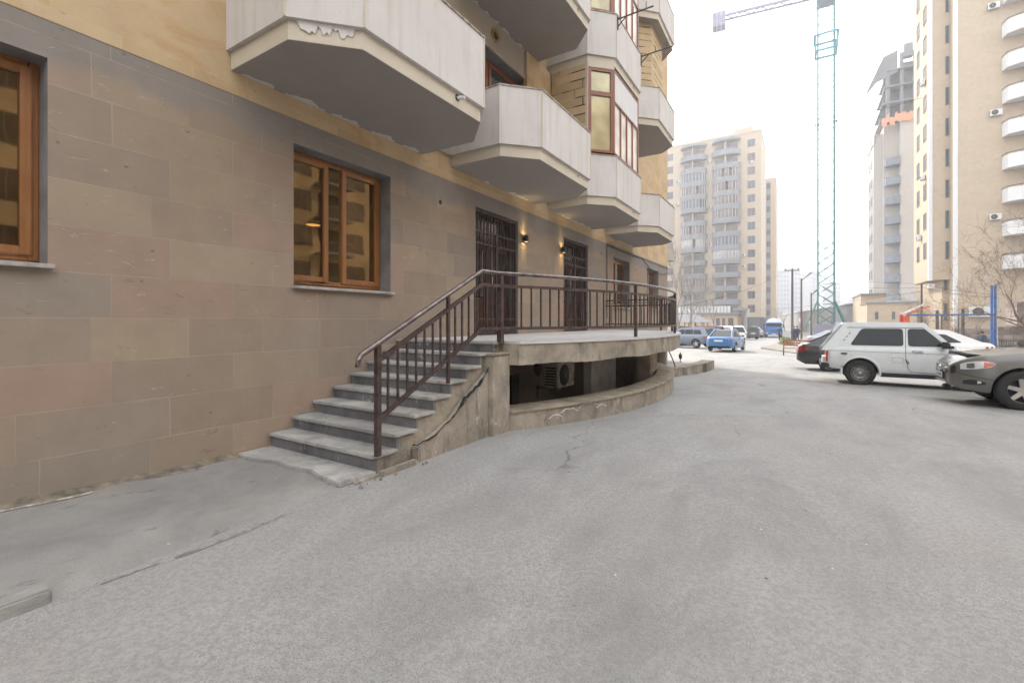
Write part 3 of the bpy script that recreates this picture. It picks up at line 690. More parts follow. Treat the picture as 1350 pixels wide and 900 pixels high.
# side cheek: stepped and cracked
poly = [(3.10, -.1)]
for i in range(8): poly += [(3.10+.285*i, .2+.147*i-.036), (3.10+.285*(i+1), .2+.147*i-.036)]
poly = poly[:-1]+[(5.34, 1.19-.004), (5.34, -.1)]
m = MB(); m.ext([(XO-.03, y, z) for y, z in poly], (-.25, 0, 0), 0); m.build('stringer', OLD, ST)
m = MB(); lowp = [(3.62, -.1), (3.62, .16), (3.9, .24), (4.2, .36), (4.45, .55), (4.75, .72), (4.96, .86), (4.96, -.1)]
m.ext([(-3.44, y, z) for y, z in lowp], (-.08, 0, 0)); m.build('cheek_render', concrete_old('grimy_render', (.27, .235, .19), (.07, .065, .06), (.66, .64, .61)), ST, bevel=.015)
m = MB(); pts = [(-3.435, 3.55, .18), (-3.43, 3.85, .21), (-3.43, 4.12, .33), (-3.43, 4.33, .45), (-3.425, 4.42, .56), (-3.43, 4.6, .62), (-3.43, 4.82, .76), (-3.43, 4.97, .9)]
rc = random.Random(2); P_ = []
for (p0, p1) in zip(pts, pts[1:]):
    for t in (0, .25, .5, .75): q = Vector(p0).lerp(Vector(p1), t); P_.append(q+Vector((0, rc.uniform(-.012, .012), rc.uniform(-.015, .015)+.012)))
m.tube(P_, [rc.uniform(.002, .012)+(.010 if 12 < i < 24 else 0) for i in range(len(P_))], 4); m.build('crack', BLACK, ST)
m = MB(); m.box(-3.62, 4.955, -.1, -3.385, 5.38, 1.045); m.build('corner_pier', OLDL, ST, bevel=.012)
m = MB(); m.box(-3.66, 4.93, 1.045, -3.37, 5.40, 1.075); m.build('pier_cap', OLD, ST, bevel=.008)
m = MB(); rr = random.Random(9)
pad = [(W+.01, 2.72), (-4.9, 2.70), (-4.62, 2.79), (-4.35, 2.76), (-4.05, 2.80), (-3.86, 2.74), (-3.52, 2.70), (-3.47, 3.10), (W+.01, 3.10)]
m.prism(pad, .0, .050); m.build('landing_slab', TREAD, ST, bevel=.008)
m = MB(); m.box(-3.50, 2.83, -.03, -3.44, 3.62, .018); m.box(-3.47, 3.12, -.03, -3.40, 3.6, .05); m.build('broken_edging', OLD, ST, bevel=.01)
m = MB()
for k in range(26):
    x, y = -3.44+rr.uniform(-.1, .12), 2.68+rr.uniform(0, 1.0); s = rr.uniform(.005, .016)
    p = [(x+s*cos(t)*rr.uniform(.6, 1.2), y+s*sin(t)*rr.uniform(.6, 1.2)) for t in (0, 1.3, 2.5, 3.7, 5)]
    m.prism(p, -.01, s*rr.uniform(.4, 1)+.012)
tag(m.build('rubble', WALK), 'loose concrete crumbs by the foot of the stairs', 'rubble', kind='stuff')

TE = empty('entrance_terrace', (-4.2, 9.6, 0), 'raised concrete terrace with a curved front edge outside the two grilled doors', 'terrace')
YT0, YT1 = 5.36, 14.1
def arc_pts(r, y0=YT0, y1=YT1, n=40): return [arcp(r, y) for y in frange(y0, y1, n)]
def ring_strip(mb, ro, ri, y0, y1, z0, z1, n=40, m=0):
    a = arc_pts(ro, y0, y1, n); b = arc_pts(ri, y0, y1, n)
    for i in range(n): mb.prism([a[i], a[i+1], b[i+1], b[i]], z0, z1, m)
m = MB()
a = arc_pts(RT)
for i in range(len(a)-1): m.prism([(W+.005, a[i][1]), a[i], a[i+1], (W+.005, a[i+1][1])], .90+.012*sin(i*.9), 1.185)
m.build('deck', OLDL, TE)
m = MB(); a = arc_pts(RT+.02)
for i in range(len(a)-1): m.prism([(W+.006, a[i][1]), a[i], a[i+1], (W+.006, a[i+1][1])], 1.187, 1.222)
m.build('floor_tile', TILE, TE)
m = MB(); m.box(W+.01, 5.2, -1.3, -3.62, 5.36, 1.18); m.build('end_wall', PIT, TE)
m = MB(); m.box(W+.01, 13.9, -1.3, -3.35, 14.08, .9); m.build('far_end_wall', OLD, TE)
m = MB(); m.box(-3.45, 11.35, -1.3, -3.10, 12.0, .9); m.build('column', OLDL, TE, bevel=.01)
m = MB(); m.box(-4.4, 10.3, -1.3, -4.2, 12.0, .9); m.build('pale_partition', simple('grey_render', (.55, .54, .52), .8, scale=2), TE)
m = MB(); m.box(W+.01, 5.36, -1.35, -2.9, 13.9, -1.25); m.build('well_floor', PIT2, TE)
m = MB(); m.rev([(.02, 0), (.07, .05), (.09, .15), (.07, .27), (.02, .36), (0, .36)], (-4.35, 7.95, .42), 12, axis='z'); m.tube([(-4.35, 7.95, .76), (-4.35, 7.95, .9)], .008, 5); m.build('hanging_bulkhead_lamp', IRON, TE)
m = MB(); m.tube(sag((-3.05, 12.35, .86), (-2.78, 12.55, .3), -.12), .015, 6); m.build('bent_pipe', BLACK, TE)

LW = MB(); n_ = 44
a = arc_pts(RW, 5.38, 13.9, n_); b = arc_pts(RW-.36, 5.38, 13.9, n_)
for i in range(n_):
    w_ = .012*sin(i*1.7)
    LW.prism([a[i], a[i+1], b[i+1], b[i]], -1.3, .235)
lw = empty('low_wall', (-2.4, 9.5, 0), 'low curved concrete wall edging the basement well under the terrace', 'low wall')
LW.build('wall_body', OLDL, lw)
LC = MB(); a = arc_pts(RW+.03, 5.385, 13.9, n_); b = arc_pts(RW-.39, 5.385, 13.9, n_)
for i in range(n_): LC.prism([a[i], a[i+1], b[i+1], b[i]], .236, .268)
LC.build('coping', simple('worn_coping', (.34, .29, .215), .85, scale=3, var=.2, bump=.4), lw)
m = MB()
for (y, zt, w_) in ((6.1, .08, .12), (6.35, .14, .18), (6.75, .17, .22), (7.05, .12, .12), (8.6, .2, .2)):
    x, _ = arcp(RW+.004, y)
    pts = [(x+.005, y+w_*(t-.5)*2, zt+.05*sin(t*pi)) for t in frange(0, 1, 7)]; rb = random.Random(int(y*10)); m.tube([(arcp(RW+.002, p[1])[0], p[1], p[2]+rb.uniform(-.012, .012)) for p in pts], [rb.uniform(.003, .011) for p in pts], 4)
m.build('render_blister', FLAKE, lw)
# second low wall further on, with lantern
m = MB(); pts = []
for i in range(25):
    t = i/24; pts.append((-3.30+.62*sin(pi/2*min(1, t*1.15)), 14.15+4.2*t))
inn = [(x-.45, y) for x, y in pts]
for i in range(24): m.prism([pts[i], pts[i+1], inn[i+1], inn[i]], -.5, .06)
m.prism([inn[0], (W+.02, 14.15), (W+.02, 14.5), (inn[1][0], 14.5)], -.5, .05)
lw2 = m.build('low_wall', OLD, bevel=.01); tag(lw2, 'second low curved wall further along the facade, with a small lantern on top', 'low wall')
p = at(897, 16.3); ln = empty('lantern', (p.x, p.y, .06), 'small black garden lantern standing on the second low wall', 'lantern')
m = MB(); m.tube([(p.x, p.y, .06), (p.x, p.y, .16)], .015, 8); m.rev([(.05, 0), (.05, .01), (.015, .02)], (p.x, p.y, .06), 12, axis='z'); m.build('stem', IRON, ln)
m = MB(); m.rev([(.02, 0), (.055, .03), (.06, .12), (.05, .13)], (p.x, p.y, .16), 6, axis='z'); m.build('glass_body', simple('smoked_glass', (.03, .03, .035), .2), ln)
m = MB(); m.rev([(.07, 0), (.05, .03), (.015, .07), (.01, .10), (0, .11)], (p.x, p.y, .29), 6, axis='z'); m.build('cap', IRON, ln)

# ---------------------------------------------------------------- railing
RA = empty('railing', (-3.0, 7.0, 1.22), 'long brown steel railing following the stairs and the curved terrace edge', 'railing')
RX = -3.455
RR = RT-.10
def rail_path(zo, zs):
    """zs: height over floor on the flat, slope section below"""
    p = [(RX, 2.96, zs(2.96)), (RX, 4.82, zs(4.82)), (RX+.02, 5.15, zo)]
    p[1] = (RX, 4.82, zo)
    ys_ = frange(5.45, 14.0, 48)
    for y in ys_: p.append((arcp(RR, y)[0], y, zo))
    p += [(W+.02, 14.02, zo)]
    return p
top = rail_path(2.14, lambda y: 2.14-.4976*(4.82-y))
start = [(RX, 2.86, 1.07), (RX, 2.87, 1.14), (RX, 2.90, 1.185)]
m = MB(); m.tube(start+top, .027, 10); m.build('handrail', RAILH, RA, smooth=True)
mid = rail_path(1.97, lambda y: 1.97-.4976*(4.82-y)); mid[0] = (RX, 3.10, 1.97-.4976*(4.82-3.10))
m = MB(); m.tube(mid, 1, 4, sq=(.02, .02)); m.build('upper_rail', RAILM, RA)
low = rail_path(1.40, lambda y: 0); low[0] = (RX, 3.10, 1.40-.4976*(4.82-3.10))
m = MB(); m.tube(low, 1, 4, sq=(.02, .02)); m.build('lower_rail', RAILM, RA)
def post(x, y, z0, z1, w=.05):
    m = MB(); m.box(x-w/2, y-w/2, z0, x+w/2, y+w/2, z1); m.build('post', RAILM, RA)
post(RX, 3.10, .20, 1.27); post(RX, 4.15, .78, 1.80, .035); post(RX+.02, 5.22, 1.2, 2.13, .07)
for y in (8.0, 10.9, 12.6, 13.9): post(arcp(RR, y)[0], y, 1.2, 2.13, .05)
post(arcp(RR, 6.6)[0]-4, -99, 0, .01) if False else None
def bal(x, y, z0, z1):
    m = MB(); m.box(x-.010, y-.010, z0, x+.010, y+.010, z1); m.build('baluster', RAILM, RA)
y = 3.10+.131
while y < 4.8:
    if abs(y-4.15) > .05: bal(RX, y, 1.40-.4976*(4.82-y), 1.97-.4976*(4.82-y))
    y += .131
for y in (4.92, 5.04): bal(RX+.01, y, 1.4, 1.97)
# even spacing along the arc
th0 = atan2(5.42-AC[1], arcp(RR, 5.42)[0]-AC[0]); th1 = atan2(13.85-AC[1], arcp(RR, 13.85)[0]-AC[0]); L_ = (th1-th0)*RR; nb = int(L_/.165)
for i in range(nb):
    t = th0+(th1-th0)*(i+.5)/nb; x, y = AC[0]+RR*cos(t), AC[1]+RR*sin(t)
    if min(abs(y-q) for q in (8.0, 10.9, 12.6, 13.9)) > .06: bal(x, y, 1.4, 1.97)
for i in range(7):
    x = W+.2+i*.24
    bal(x, 14.02, 1.4, 1.97)
m = MB(); m.bar((W+.03, 14.02, 2.05), (-3.5, 14.02, 2.05), .02); m.build('side_rail', RAILM, RA)

# ================================================================== CARS
def ip(poly, x):
    if x <= poly[0][0]: return poly[0][1]
    for (a, b), (c, d) in zip(poly, poly[1:]):
        if x <= c: return b+(d-b)*(x-a)/(c-a) if c > a else d
    return poly[-1][1]
def car(S, loc, heading, label, cat='car', group=None, name='parked_car'):
    """local x forward (nose at +L/2), origin on the ground"""
    L, RT_, xf, xr, R, Wd = S['L'], S['top'], S['xf'], S['xr'], S['R'], S['W']
    root = empty(name, loc, label, cat, group, heading)
    top = lambda x: ip(S['top'], x); bot = lambda x: ip(S['bot'], x); hw = lambda x: ip(S['hw'], x)*Wd/2
    sec = S.get('sec', [(0, .93), (.12, .975), (.35, 1), (.6, 1), (.82, .985), (.93, .96), (1, .90)])
    Ra = S.get('Ra', R+.055)
    def zar(x):
        z = -9
        for xa in (xf, xr):
            if abs(x-xa) < Ra: z = max(z, R+sqrt(Ra*Ra-(x-xa)**2))
        return z
    def sy(x, z):
        b, t = bot(x), top(x); return hw(x)*ip(sec, max(0, min(1, (z-b)/(t-b))))
    X = set([-L/2, L/2]); 
    for k in range(0, 41): X.add(-L/2+L*(.5-.5*cos(pi*k/40)))
    for xa in (xf, xr):
        X |= {xa-Ra, xa+Ra, xa-Ra-.002, xa+Ra+.002}
        for k in range(1, 16): X.add(xa-Ra*cos(pi*k/16))
    X |= {p[0] for p in S['top']}
    X = sorted(x for x in X if -L/2-1e-6 <= x <= L/2+1e-6)
    ts = [0, .06, .12, .22, .35, .5, .6, .72, .82, .9, .95, 1]
    m = MB(); vs = []; nr = 2*len(ts)+3
    for x in X:
        b, t = bot(x), top(x); za = zar(x); rowL = []
        for q in ts:
            z = b+(t-b)*q; z = min(max(z, za), t-.01) if za > -1 else z
            rowL.append((z, sy(x, z)))
        yt = rowL[-1][1]; cr = S.get('crown', .035)
        row = [(x, -y, z) for z, y in rowL]+[(x, -yt*.6, t+cr*.75), (x, 0, t+cr), (x, yt*.6, t+cr*.75)]+[(x, y, z) for z, y in reversed(rowL)]
        vs += row
    fs = []
    for i in range(len(X)-1):
        for j in range(nr-1): fs.append((i*nr+j, i*nr+j+1, (i+1)*nr+j+1, (i+1)*nr+j))
    fs.append(tuple(range(nr))); fs.append(tuple(range((len(X)-1)*nr, len(X)*nr)))
    m.add(vs, fs); body = m.build('body', S['paint'], root, local=True, smooth=True)
    m = MB(); m.box(-L/2+.25, -Wd/2+.27, bot(0)+.03, L/2-.25, Wd/2-.27, top(0)-.12); m.box(xr+Ra+.03, -Wd/2+.10, bot(0)-.0, xf-Ra-.03, Wd/2-.10, bot(0)+.12)
    m.build('underbody', DARKIN, root, local=True)
    # ---- greenhouse
    G = S['gh']; wb, wr = S['wb'], S['wr']                      # [(x,z)] base rear, roof rear, roof front, base front
    (x0, z0), (x1, z1), (x2, z2), (x3, z3) = G
    zr = max(z1, z2); zb = min(z0, z3)
    gy = lambda z: wb+(wr-wb)*(z-zb)/(zr-zb)
    def side(poly, y): return [(x, y(z), z) for x, z in poly]
    m = MB(); P = [(x0, z0), (x1, z1), ((x1*2+x2)/3, zr+.012), ((x1+2*x2)/3, zr+.014), (x2, z2), (x3, z3)]
    A = [(x, -gy(z), z) for x, z in P]; Bq = [(x, gy(z), z) for x, z in P]
    m.add(A+Bq, [tuple(range(6)), tuple(range(11, 5, -1))]+[(i, (i+1) % 6, (i+1) % 6+6, i+6) for i in range(6)])
    m.build('cabin', S.get('roofpaint', S['paint']), root, local=True, bevel=S.get('gb', .07), seg=3)
    def flat(mbx, poly, off, y=None):
        for s_ in (1, -1):
            f_ = y or (lambda x, z: gy(z))
            A = [(x, s_*(f_(x, z)+off), z) for x, z in poly]; Bq = [(x, s_*(f_(x, z)-.02), z) for x, z in poly]; n_ = len(poly)
            mbx.add(A+Bq, [tuple(range(n_)), tuple(range(2*n_-1, n_-1, -1))]+[(i, (i+1) % n_, (i+1) % n_+n_, i+n_) for i in range(n_)])
    def rnd_poly(poly, r):
        out = []; n_ = len(poly)
        for i in range(n_):
            p = Vector(poly[i]); a = Vector(poly[i-1]); b = Vector(poly[(i+1) % n_])
            u = (a-p).normalized()*min(r, (a-p).length*.45); v = (b-p).normalized()*min(r, (b-p).length*.45)
            for t in (0, .33, .67, 1): q = (p+u)*(1-t)**2+p*2*t*(1-t)+(p+v)*t**2; out.append((q.x, q.y))
        return out
    def grow(poly, e):
        c = Vector((sum(p[0] for p in poly)/len(poly), sum(p[1] for p in poly)/len(poly)))
        w_ = max(p[0] for p in poly)-min(p[0] for p in poly); h_ = max(p[1] for p in poly)-min(p[1] for p in poly)
        return [(c.x+(p[0]-c.x)*(1+2*e/w_), c.y+(p[1]-c.y)*(1+2*e/h_)) for p in poly]
    for s_ in (1, -1):
        for poly in S['win']:
            for nm, pl, off, mt in (('window_seal', grow(poly, .018), .003, BLACK), ('side_window', poly, .007, S.get('glass', CARG))):
                pl = rnd_poly(pl, S.get('wrad', .06)); m = MB(); n_ = len(pl)
                A = [(x, s_*(gy(z)+off), z) for x, z in pl]; Bq = [(x, s_*(gy(z)-.01), z) for x, z in pl]
                m.add(A+Bq, [tuple(range(n_)), tuple(range(2*n_-1, n_-1, -1))]+[(i, (i+1) % n_, (i+1) % n_+n_, i+n_) for i in range(n_)])
                m.build(nm, mt, root, local=True)
    def screen(xa, za, xb, zb_, nm, mt, ia=.06, ib=.05):
        a = Vector((xa, 0, za)); b = Vector((xb, 0, zb_)); d = (b-a); L_ = d.length; d.normalize(); nn = Vector((-d.z, 0, d.x))
        if nn.x*(xa-(x1+x2)/2) < 0: nn = -nn
        a2 = a+d*(ia*1.6); b2 = b-d*ib
        for nm_, e, off, mt_ in ((nm+'_seal', .02, .004, BLACK), (nm, 0, .009, mt)):
            m = MB(); A = a2-d*e; Bp = b2+d*e
            ya, yb = gy(A.z)-.07+e, gy(Bp.z)-.07+e
            q = [(A.x, -ya, A.z), (A.x, ya, A.z), (Bp.x, yb, Bp.z), (Bp.x, -yb, Bp.z)]
            q = [tuple(Vector(p)+nn*off) for p in q]; m.ext(q, -nn*.02); m.build(nm_, mt_, root, local=True)
    screen(x3, z3, x2, z2, 'windscreen', S.get('wglass', CARG)); screen(x0, z0, x1, z1, 'rear_window', S.get('glass', CARG))
    # ---- wheels
    rim = S.get('rim', 'alloy')
    def wheel(x, y, s_):
        w_ = S.get('tw', .2); m = MB()
        prof = [(R*.62, -w_/2), (R*.80, -w_/2-.012), (R*.93, -w_/2+.0), (R*.985, -w_/2+.025), (R, -w_/2+.05), (R, w_/2-.05), (R*.985, w_/2-.025), (R*.93, w_/2), (R*.80, w_/2+.012), (R*.62, w_/2), (R*.62, -w_/2)]
        m.rev(prof, (0, 0, 0), 40); c = Vector((x, s_*(y-w_/2-.01), R))
        wh = bpy.data.objects.new('wheel', None); col.objects.link(wh); wh.parent = root; wh.location = c; wh.empty_display_size = .1
        def bl(mbx, nm, mt, sm=True):
            o = mbx.build(nm, mt, root, local=True, smooth=sm); o.parent = wh; return o
        bl(m, 'tyre', RUBBER)
        m = MB(); f = s_*(w_/2); D = lambda t: s_*t
        if rim == 'steel':
            m.rev([(0, f*.62), (R*.16, f*.62), (R*.18, f*.5), (R*.34, f*.30), (R*.48, f*.62), (R*.52, f*.45), (R*.58, f*.5), (R*.64, f*1.0), (R*.655, f*.95), (R*.62, -f)], (0, 0, 0), 40); bl(m, 'rim', STEELW)
            m = MB()
            for k in range(12):
                t = 2*pi*k/12; cx, cz = R*.50*cos(t), R*.50*sin(t); m.rev([(0, f*.66), (R*.045, f*.66), (R*.045, f*.4)], (cx, 0, cz), 8)
            bl(m, 'rim_hole', DARKIN, False)
            m = MB(); m.rev([(0, f*.85), (R*.10, f*.8), (R*.13, f*.5)], (0, 0, 0), 16); bl(m, 'hub_cap', CHROME)
        else:
            m.rev([(R*.56, f*.5), (R*.62, f*.98), (R*.66, f*.98), (R*.665, f*.8), (R*.62, f*.5)], (0, 0, 0), 40)
            m.rev([(0, f*.78), (R*.14, f*.76), (R*.17, f*.5)], (0, 0, 0), 20)
            for k in range(S.get('spokes', 5)):
                t = 2*pi*k/S.get('spokes', 5)+.3; e1 = (cos(t), sin(t)); e2 = (-sin(t), cos(t))
                def pt(r, h, yy): return (e1[0]*r+e2[0]*h, yy, e1[1]*r+e2[1]*h)
                h0, h1 = R*.11, R*.085
                q = [pt(R*.1, -h0, f*.72), pt(R*.1, h0, f*.72), pt(R*.60, h1, f*.9), pt(R*.60, -h1, f*.9)]; m.ext(q, (0, -D(.03), 0))
            bl(m, 'rim', ALLOY, False)
            m = MB(); m.rev([(0, f*.3), (R*.6, f*.3)], (0, 0, 0), 24); bl(m, 'brake_disc', DARKIN)
    for x in (xf, xr):
        for s_ in (1, -1): wheel(x, sy(x, R+Ra)*1.0 if False else Wd/2-.015, s_)
    # ---- strips and lights following the side
    def strip(cols, off, nm, mt, both=True, nz=4):
        for s_ in ((1, -1) if both else (-1,)):
            m = MB(); V = []; K = len(cols)
            for (x, za, zb_) in cols:
                for j in range(nz+1):
                    z = za+(zb_-za)*j/nz; V.append((x, s_*(sy(x, z)+off), z))
            n1 = nz+1; F = [(i*n1+j, (i+1)*n1+j, (i+1)*n1+j+1, i*n1+j+1) for i in range(K-1) for j in range(nz)]
            V2 = [(x, y-s_*(off+.012), z) for x, y, z in V]; o = len(V)
            F2 = [tuple(o+q for q in f) for f in F]
            rim_ = [i*n1 for i in range(K)]+[(K-1)*n1+j for j in range(1, n1)]+[i*n1+nz for i in range(K-2, -1, -1)]+[j for j in range(nz-1, 0, -1)]
            F3 = [(rim_[k], rim_[(k+1) % len(rim_)], o+rim_[(k+1) % len(rim_)], o+rim_[k]) for k in range(len(rim_))]
            m.add(V+V2, F+F2+F3); m.build(nm, mt, root, local=True, smooth=True)
    def seam(pts, nm='door_gap', r=.006, mt=BLACK):
        for s_ in (1, -1):
            dense = []
            for (a, b), (c, d) in zip(pts, pts[1:]):
                k = max(2, int(math.hypot(c-a, d-b)/.06))
                dense += [(a+(c-a)*i/k, b+(d-b)*i/k) for i in range(k)]
            dense.append(pts[-1])
            def yy(x, z): return sy(x, z) if z <= top(x)-.02 else gy(z)
            m = MB(); m.tube([(x, s_*(yy(x, z)+.0), z) for x, z in dense], r, 5); m.build(nm, mt, root, local=True)
    for c_ in S.get('strips', []): strip(*c_)
    for c_ in S.get('seams', []): seam(*c_)
    for (nm, mt, bx, mirror, bv) in S.get('boxes', []):
        for s_ in ((1, -1) if mirror else (1,)):
            x_0, x_1, y_0, y_1, z_0, z_1 = bx; m = MB(); m.box(x_0, s_*y_0, z_0, x_1, s_*y_1, z_1); m.build(nm, mt, root, local=True, bevel=bv)
    S['_sy'] = sy; S['_gy'] = gy
    return root

# ---- white two-door off-roader
NV = dict(L=3.62, W=1.66, R=.345, Ra=.40, xf=1.12, xr=-1.08, tw=.18, rim='steel', paint=P_WHITE, gb=.075, crown=.03,
    top=[(-1.81, .90), (-1.79, 1.0), (-1.70, 1.03), (.50, 1.03), (.62, 1.02), (1.65, .94), (1.76, .90), (1.81, .82)],
    bot=[(-1.81, .46), (-1.5, .42), (-.7, .36), (.72, .36), (1.5, .42), (1.81, .46)],
    hw=[(-1.81, .90), (-1.74, .95), (-1.5, .975), (0, .98), (1.4, .97), (1.7, .94), (1.81, .88)],
    sec=[(0, .95), (.1, .985), (.35, 1), (.62, 1), (.70, .99), (.93, .965), (1, .93)],
    gh=[(-1.80, 1.0), (-1.36, 1.60), (.20, 1.60), (.74, 1.0)], wb=.765, wr=.66,
    win=[[(-1.28, 1.09), (-.20, 1.09), (-.20, 1.50), (-1.03, 1.50)], [(-.08, 1.09), (.60, 1.09), (.24, 1.50), (-.08, 1.50)]], wglass=CARGG, wrad=.07,
    seams=[([(-.13, 1.53), (-.15, .80), (-.10, .50), (-.04, .42), (.52, .40), (.68, .42), (.69, 1.04)],), ([(-1.74, .92), (1.70, .87)], 'body_crease', .004), ([(-1.36, 1.545), (.20, 1.545), (.74, .99)], 'roof_gutter', .008), 
           ([(-.42, .78), (-.20, .78), (-.20, .65), (-.42, .65), (-.42, .78)], 'fuel_flap_gap', .003)],
    strips=[([(-1.25, 0, 0)]*0, 0, 'x', None)]*0,
    boxes=[('sill', BLACK, (-.66, .72, .60, .795, .26, .375), True, .02), ('bumper', BLACK, (-1.95, -1.76, 0, .80, .44, .58), True, .03), ('bumper', BLACK, (1.76, 1.95, 0, .80, .44, .58), True, .03),
           ('bumper_trim', CHROME, (-1.955, -1.74, .0, .79, .575, .60), True, .008),
           ('tail_lamp', LRED, (-1.835, -1.77, .60, .76, .60, .90), True, .012), ('door_handle', CHROME, (-.03, .20, .80, .845, .93, .975), True, .012), ('badge', BLACK, (-1.50, -1.36, .79, .832, .83, .865), True, .004),
           ('side_mirror', BLACK, (.50, .66, .83, 1.03, 1.05, 1.20), True, .03), ('mirror_arm', BLACK, (.56, .62, .72, .86, 1.06, 1.12), True, .01), ('corner_panel', BLACK, (.56, .78, .66, .775, 1.035, 1.10), True, .01),
           ('headlamp', LWH, (1.78, 1.84, .48, .68, .66, .84), True, .02), ('grille', BLACK, (1.78, 1.83, -.44, .44, .64, .84), False, .01)])
p = Vector((1.355+.345+.72+.35, 16.17, 0)); NVc = Vector((1.355+1.08*1, 16.15, 0))
niva = car(NV, (NVc.x, NVc.y, gz(16)-.0), 0, 'boxy white two door off-roader with steel wheels and dark side windows', 'car', name='parked_car')
# flared wheel arches and pillar vents
for s_ in (1, -1):
    for xa in (1.12, -1.08):
        m = MB(); arc_ = [(xa+.415*cos(t), s_*(NV['_sy'](xa, .6)+.004), .345+.415*sin(t)) for t in frange(-.12, pi+.12, 24)]; m.tube(arc_, .030, 6)
        m.build('wheel_arch', P_WHITE, niva, local=True, smooth=True)
    for (xx, zz) in ((-1.44, 1.20), (-1.38, 1.29), (-1.32, 1.38)):
        m = MB(); yy = NV['_gy'](zz); m.ext([(xx-.02, s_*(yy+.004), zz-.03), (xx+.0, s_*(yy+.004), zz-.03), (xx+.045, s_*(yy+.0), zz+.03), (xx+.02, s_*(yy+.0), zz+.03)], (0, -s_*.01, 0)); m.build('pillar_vent', BLACK, niva, local=True)
m = MB(); m.tube([(-.16, -.831, .74), (-.12, -.833, .68), (-.08, -.833, .63)], [.006, .018, .012], 6); m.build('rust_spot', simple('rust', (.30, .17, .08), .9), niva, local=True)
m = MB(); m.bar((-1.86, 0, .50), (-1.86, .0, .54), .03) ; m.box(-1.90, -.26, .60, -1.82, .26, .72); m.build('number_plate', PLATE, niva, local=True)
for s_ in (1, -1):
    m = MB(); m.tube([(.62, .35*s_, 1.05), (.58, .1*s_, 1.16)], .01, 5); m.build('wiper', BLACK, niva, local=True)

# ---- bronze grey SUV
SV = dict(L=4.78, W=1.90, R=.375, Ra=.435, xf=1.42, xr=-1.37, tw=.24, spokes=6, paint=P_SUV, gb=.09, crown=.03,
    top=[(-2.39, .85), (-2.3, 1.10), (.6, 1.14), (1.0, 1.12), (1.5, 1.07), (1.9, 1.01), (2.1, .96), (2.24, .895), (2.33, .83), (2.37, .78), (2.39, .72)],
    bot=[(-2.39, .45), (-2.1, .36), (-.9, .30), (.9, .30), (1.9, .30), (2.2, .33), (2.39, .40)],
    hw=[(-2.39, .82), (-2.2, .94), (-1.5, 1), (1.4, 1), (1.75, .975), (2.0, .92), (2.14, .85), (2.25, .76), (2.33, .66), (2.37, .58), (2.39, .50)],
    sec=[(0, .93), (.15, .985), (.35, 1), (.6, .99), (.8, .975), (.93, .95), (1, .90)],
    gh=[(-2.28, 1.08), (-1.95, 1.72), (-.15, 1.74), (.78, 1.09)], wb=.83, wr=.68,
    win=[[(-1.9, 1.17), (-1.15, 1.15), (-1.15, 1.6), (-1.72, 1.62)], [(-1.08, 1.15), (-.12, 1.14), (-.12, 1.63), (-1.08, 1.63)], [(-.05, 1.14), (.60, 1.13), (.0, 1.62), (-.05, 1.63)]],
    seams=[([(1.0, 1.06), (.98, .6), (.9, .42), (-.05, .40), (-.08, 1.1)],), ([(-.08, 1.1), (-.1, .4), (-.85, .42), (-1.1, 1.1)],), ([(2.30, .66), (2.1, .60), (1.83, .55)], 'bumper_seam', .005)],
    boxes=[('sill', BLACK, (-.95, .95, .8, .93, .22, .33), True, .02),
           ('number_plate_frame', BLACK, (2.385, 2.425, -.27, .27, .495, .625), False, .005), ('number_plate', PLATE, (2.42, 2.43, -.255, .255, .505, .615), False, .002),
           ('skid_trim', CHROME, (2.33, 2.41, -.42, .42, .41, .44), False, .01), ('tow_bracket', BLACK, (2.25, 2.36, -.12, .12, .26, .35), False, .02), ('side_mirror', P_SUV, (.85, 1.02, .86, 1.08, 1.12, 1.27), True, .04), ('door_handle', P_SUV, (.0, .2, .93, .965, .93, .96), True, .01)])
SV['strips'] = [
    ([(1.80, .845, .865), (1.86, .795, .885), (1.95, .765, .90), (2.04, .745, .895), (2.12, .735, .88), (2.19, .725, .855), (2.25, .72, .82)], .006, 'headlamp', LWH),
    ([(1.80, .85, .862), (1.86, .805, .877), (1.95, .775, .885)], .010, 'indicator', LOR),
    ([(2.07, .765, .855), (2.12, .755, .85), (2.17, .755, .835)], .011, 'headlamp_lens', CARGG),
    ([(1.93, .46, .50), (2.02, .44, .535), (2.12, .435, .54), (2.22, .445, .51)], .006, 'fog_lamp_recess', BLACK),
    ([(1.99, .475, .515), (2.04, .465, .52)], .012, 'fog_lamp', LWH),
    ([(2.30, .66, .79), (2.33, .63, .785), (2.36, .62, .76), (2.388, .62, .71)], .006, 'grille', BLACK)]
suvc = Vector((3.50+1.42, 13.10, 0))
suv = car(SV, (suvc.x, suvc.y, gz(13.4)), pi, 'bronze grey SUV with its nose towards the road, nearest of the parked cars', 'car', name='parked_car')
m = MB(); m.box(2.386, -.35, .64, 2.40, .35, .74); m.build('grille', BLACK, suv, local=True)
m = MB()
for z in (.66, .69, .72): m.tube([(2.29, -.62, z+.005), (2.36, -.50, z), (2.405, -.35, z), (2.405, .35, z), (2.36, .50, z), (2.29, .62, z+.005)], .009, 6)
m.build('grille_bar', CHROME, suv, local=True)
m = MB()
m.tube([(2.412, .085*cos(t), .69+.055*sin(t)) for t in frange(0, 2*pi, 24)], .010, 6, cap=False); m.tube([(2.415, .035*cos(t), .69+.053*sin(t)) for t in frange(0, 2*pi, 16)], .008, 6, cap=False); m.tube([(2.415, .078*cos(t), .712+.022*sin(t)) for t in frange(0, 2*pi, 16)], .007, 6, cap=False)
m.build('emblem', CHROME, suv, local=True)
text_mesh('plate_lettering', '35 OE 070', .085, BLACK, suv, Matrix.Translation((2.4315, 0, .558)) @ Matrix.Rotation(pi/2, 4, 'Z') @ Matrix.Rotation(pi/2, 4, 'X'), .001)
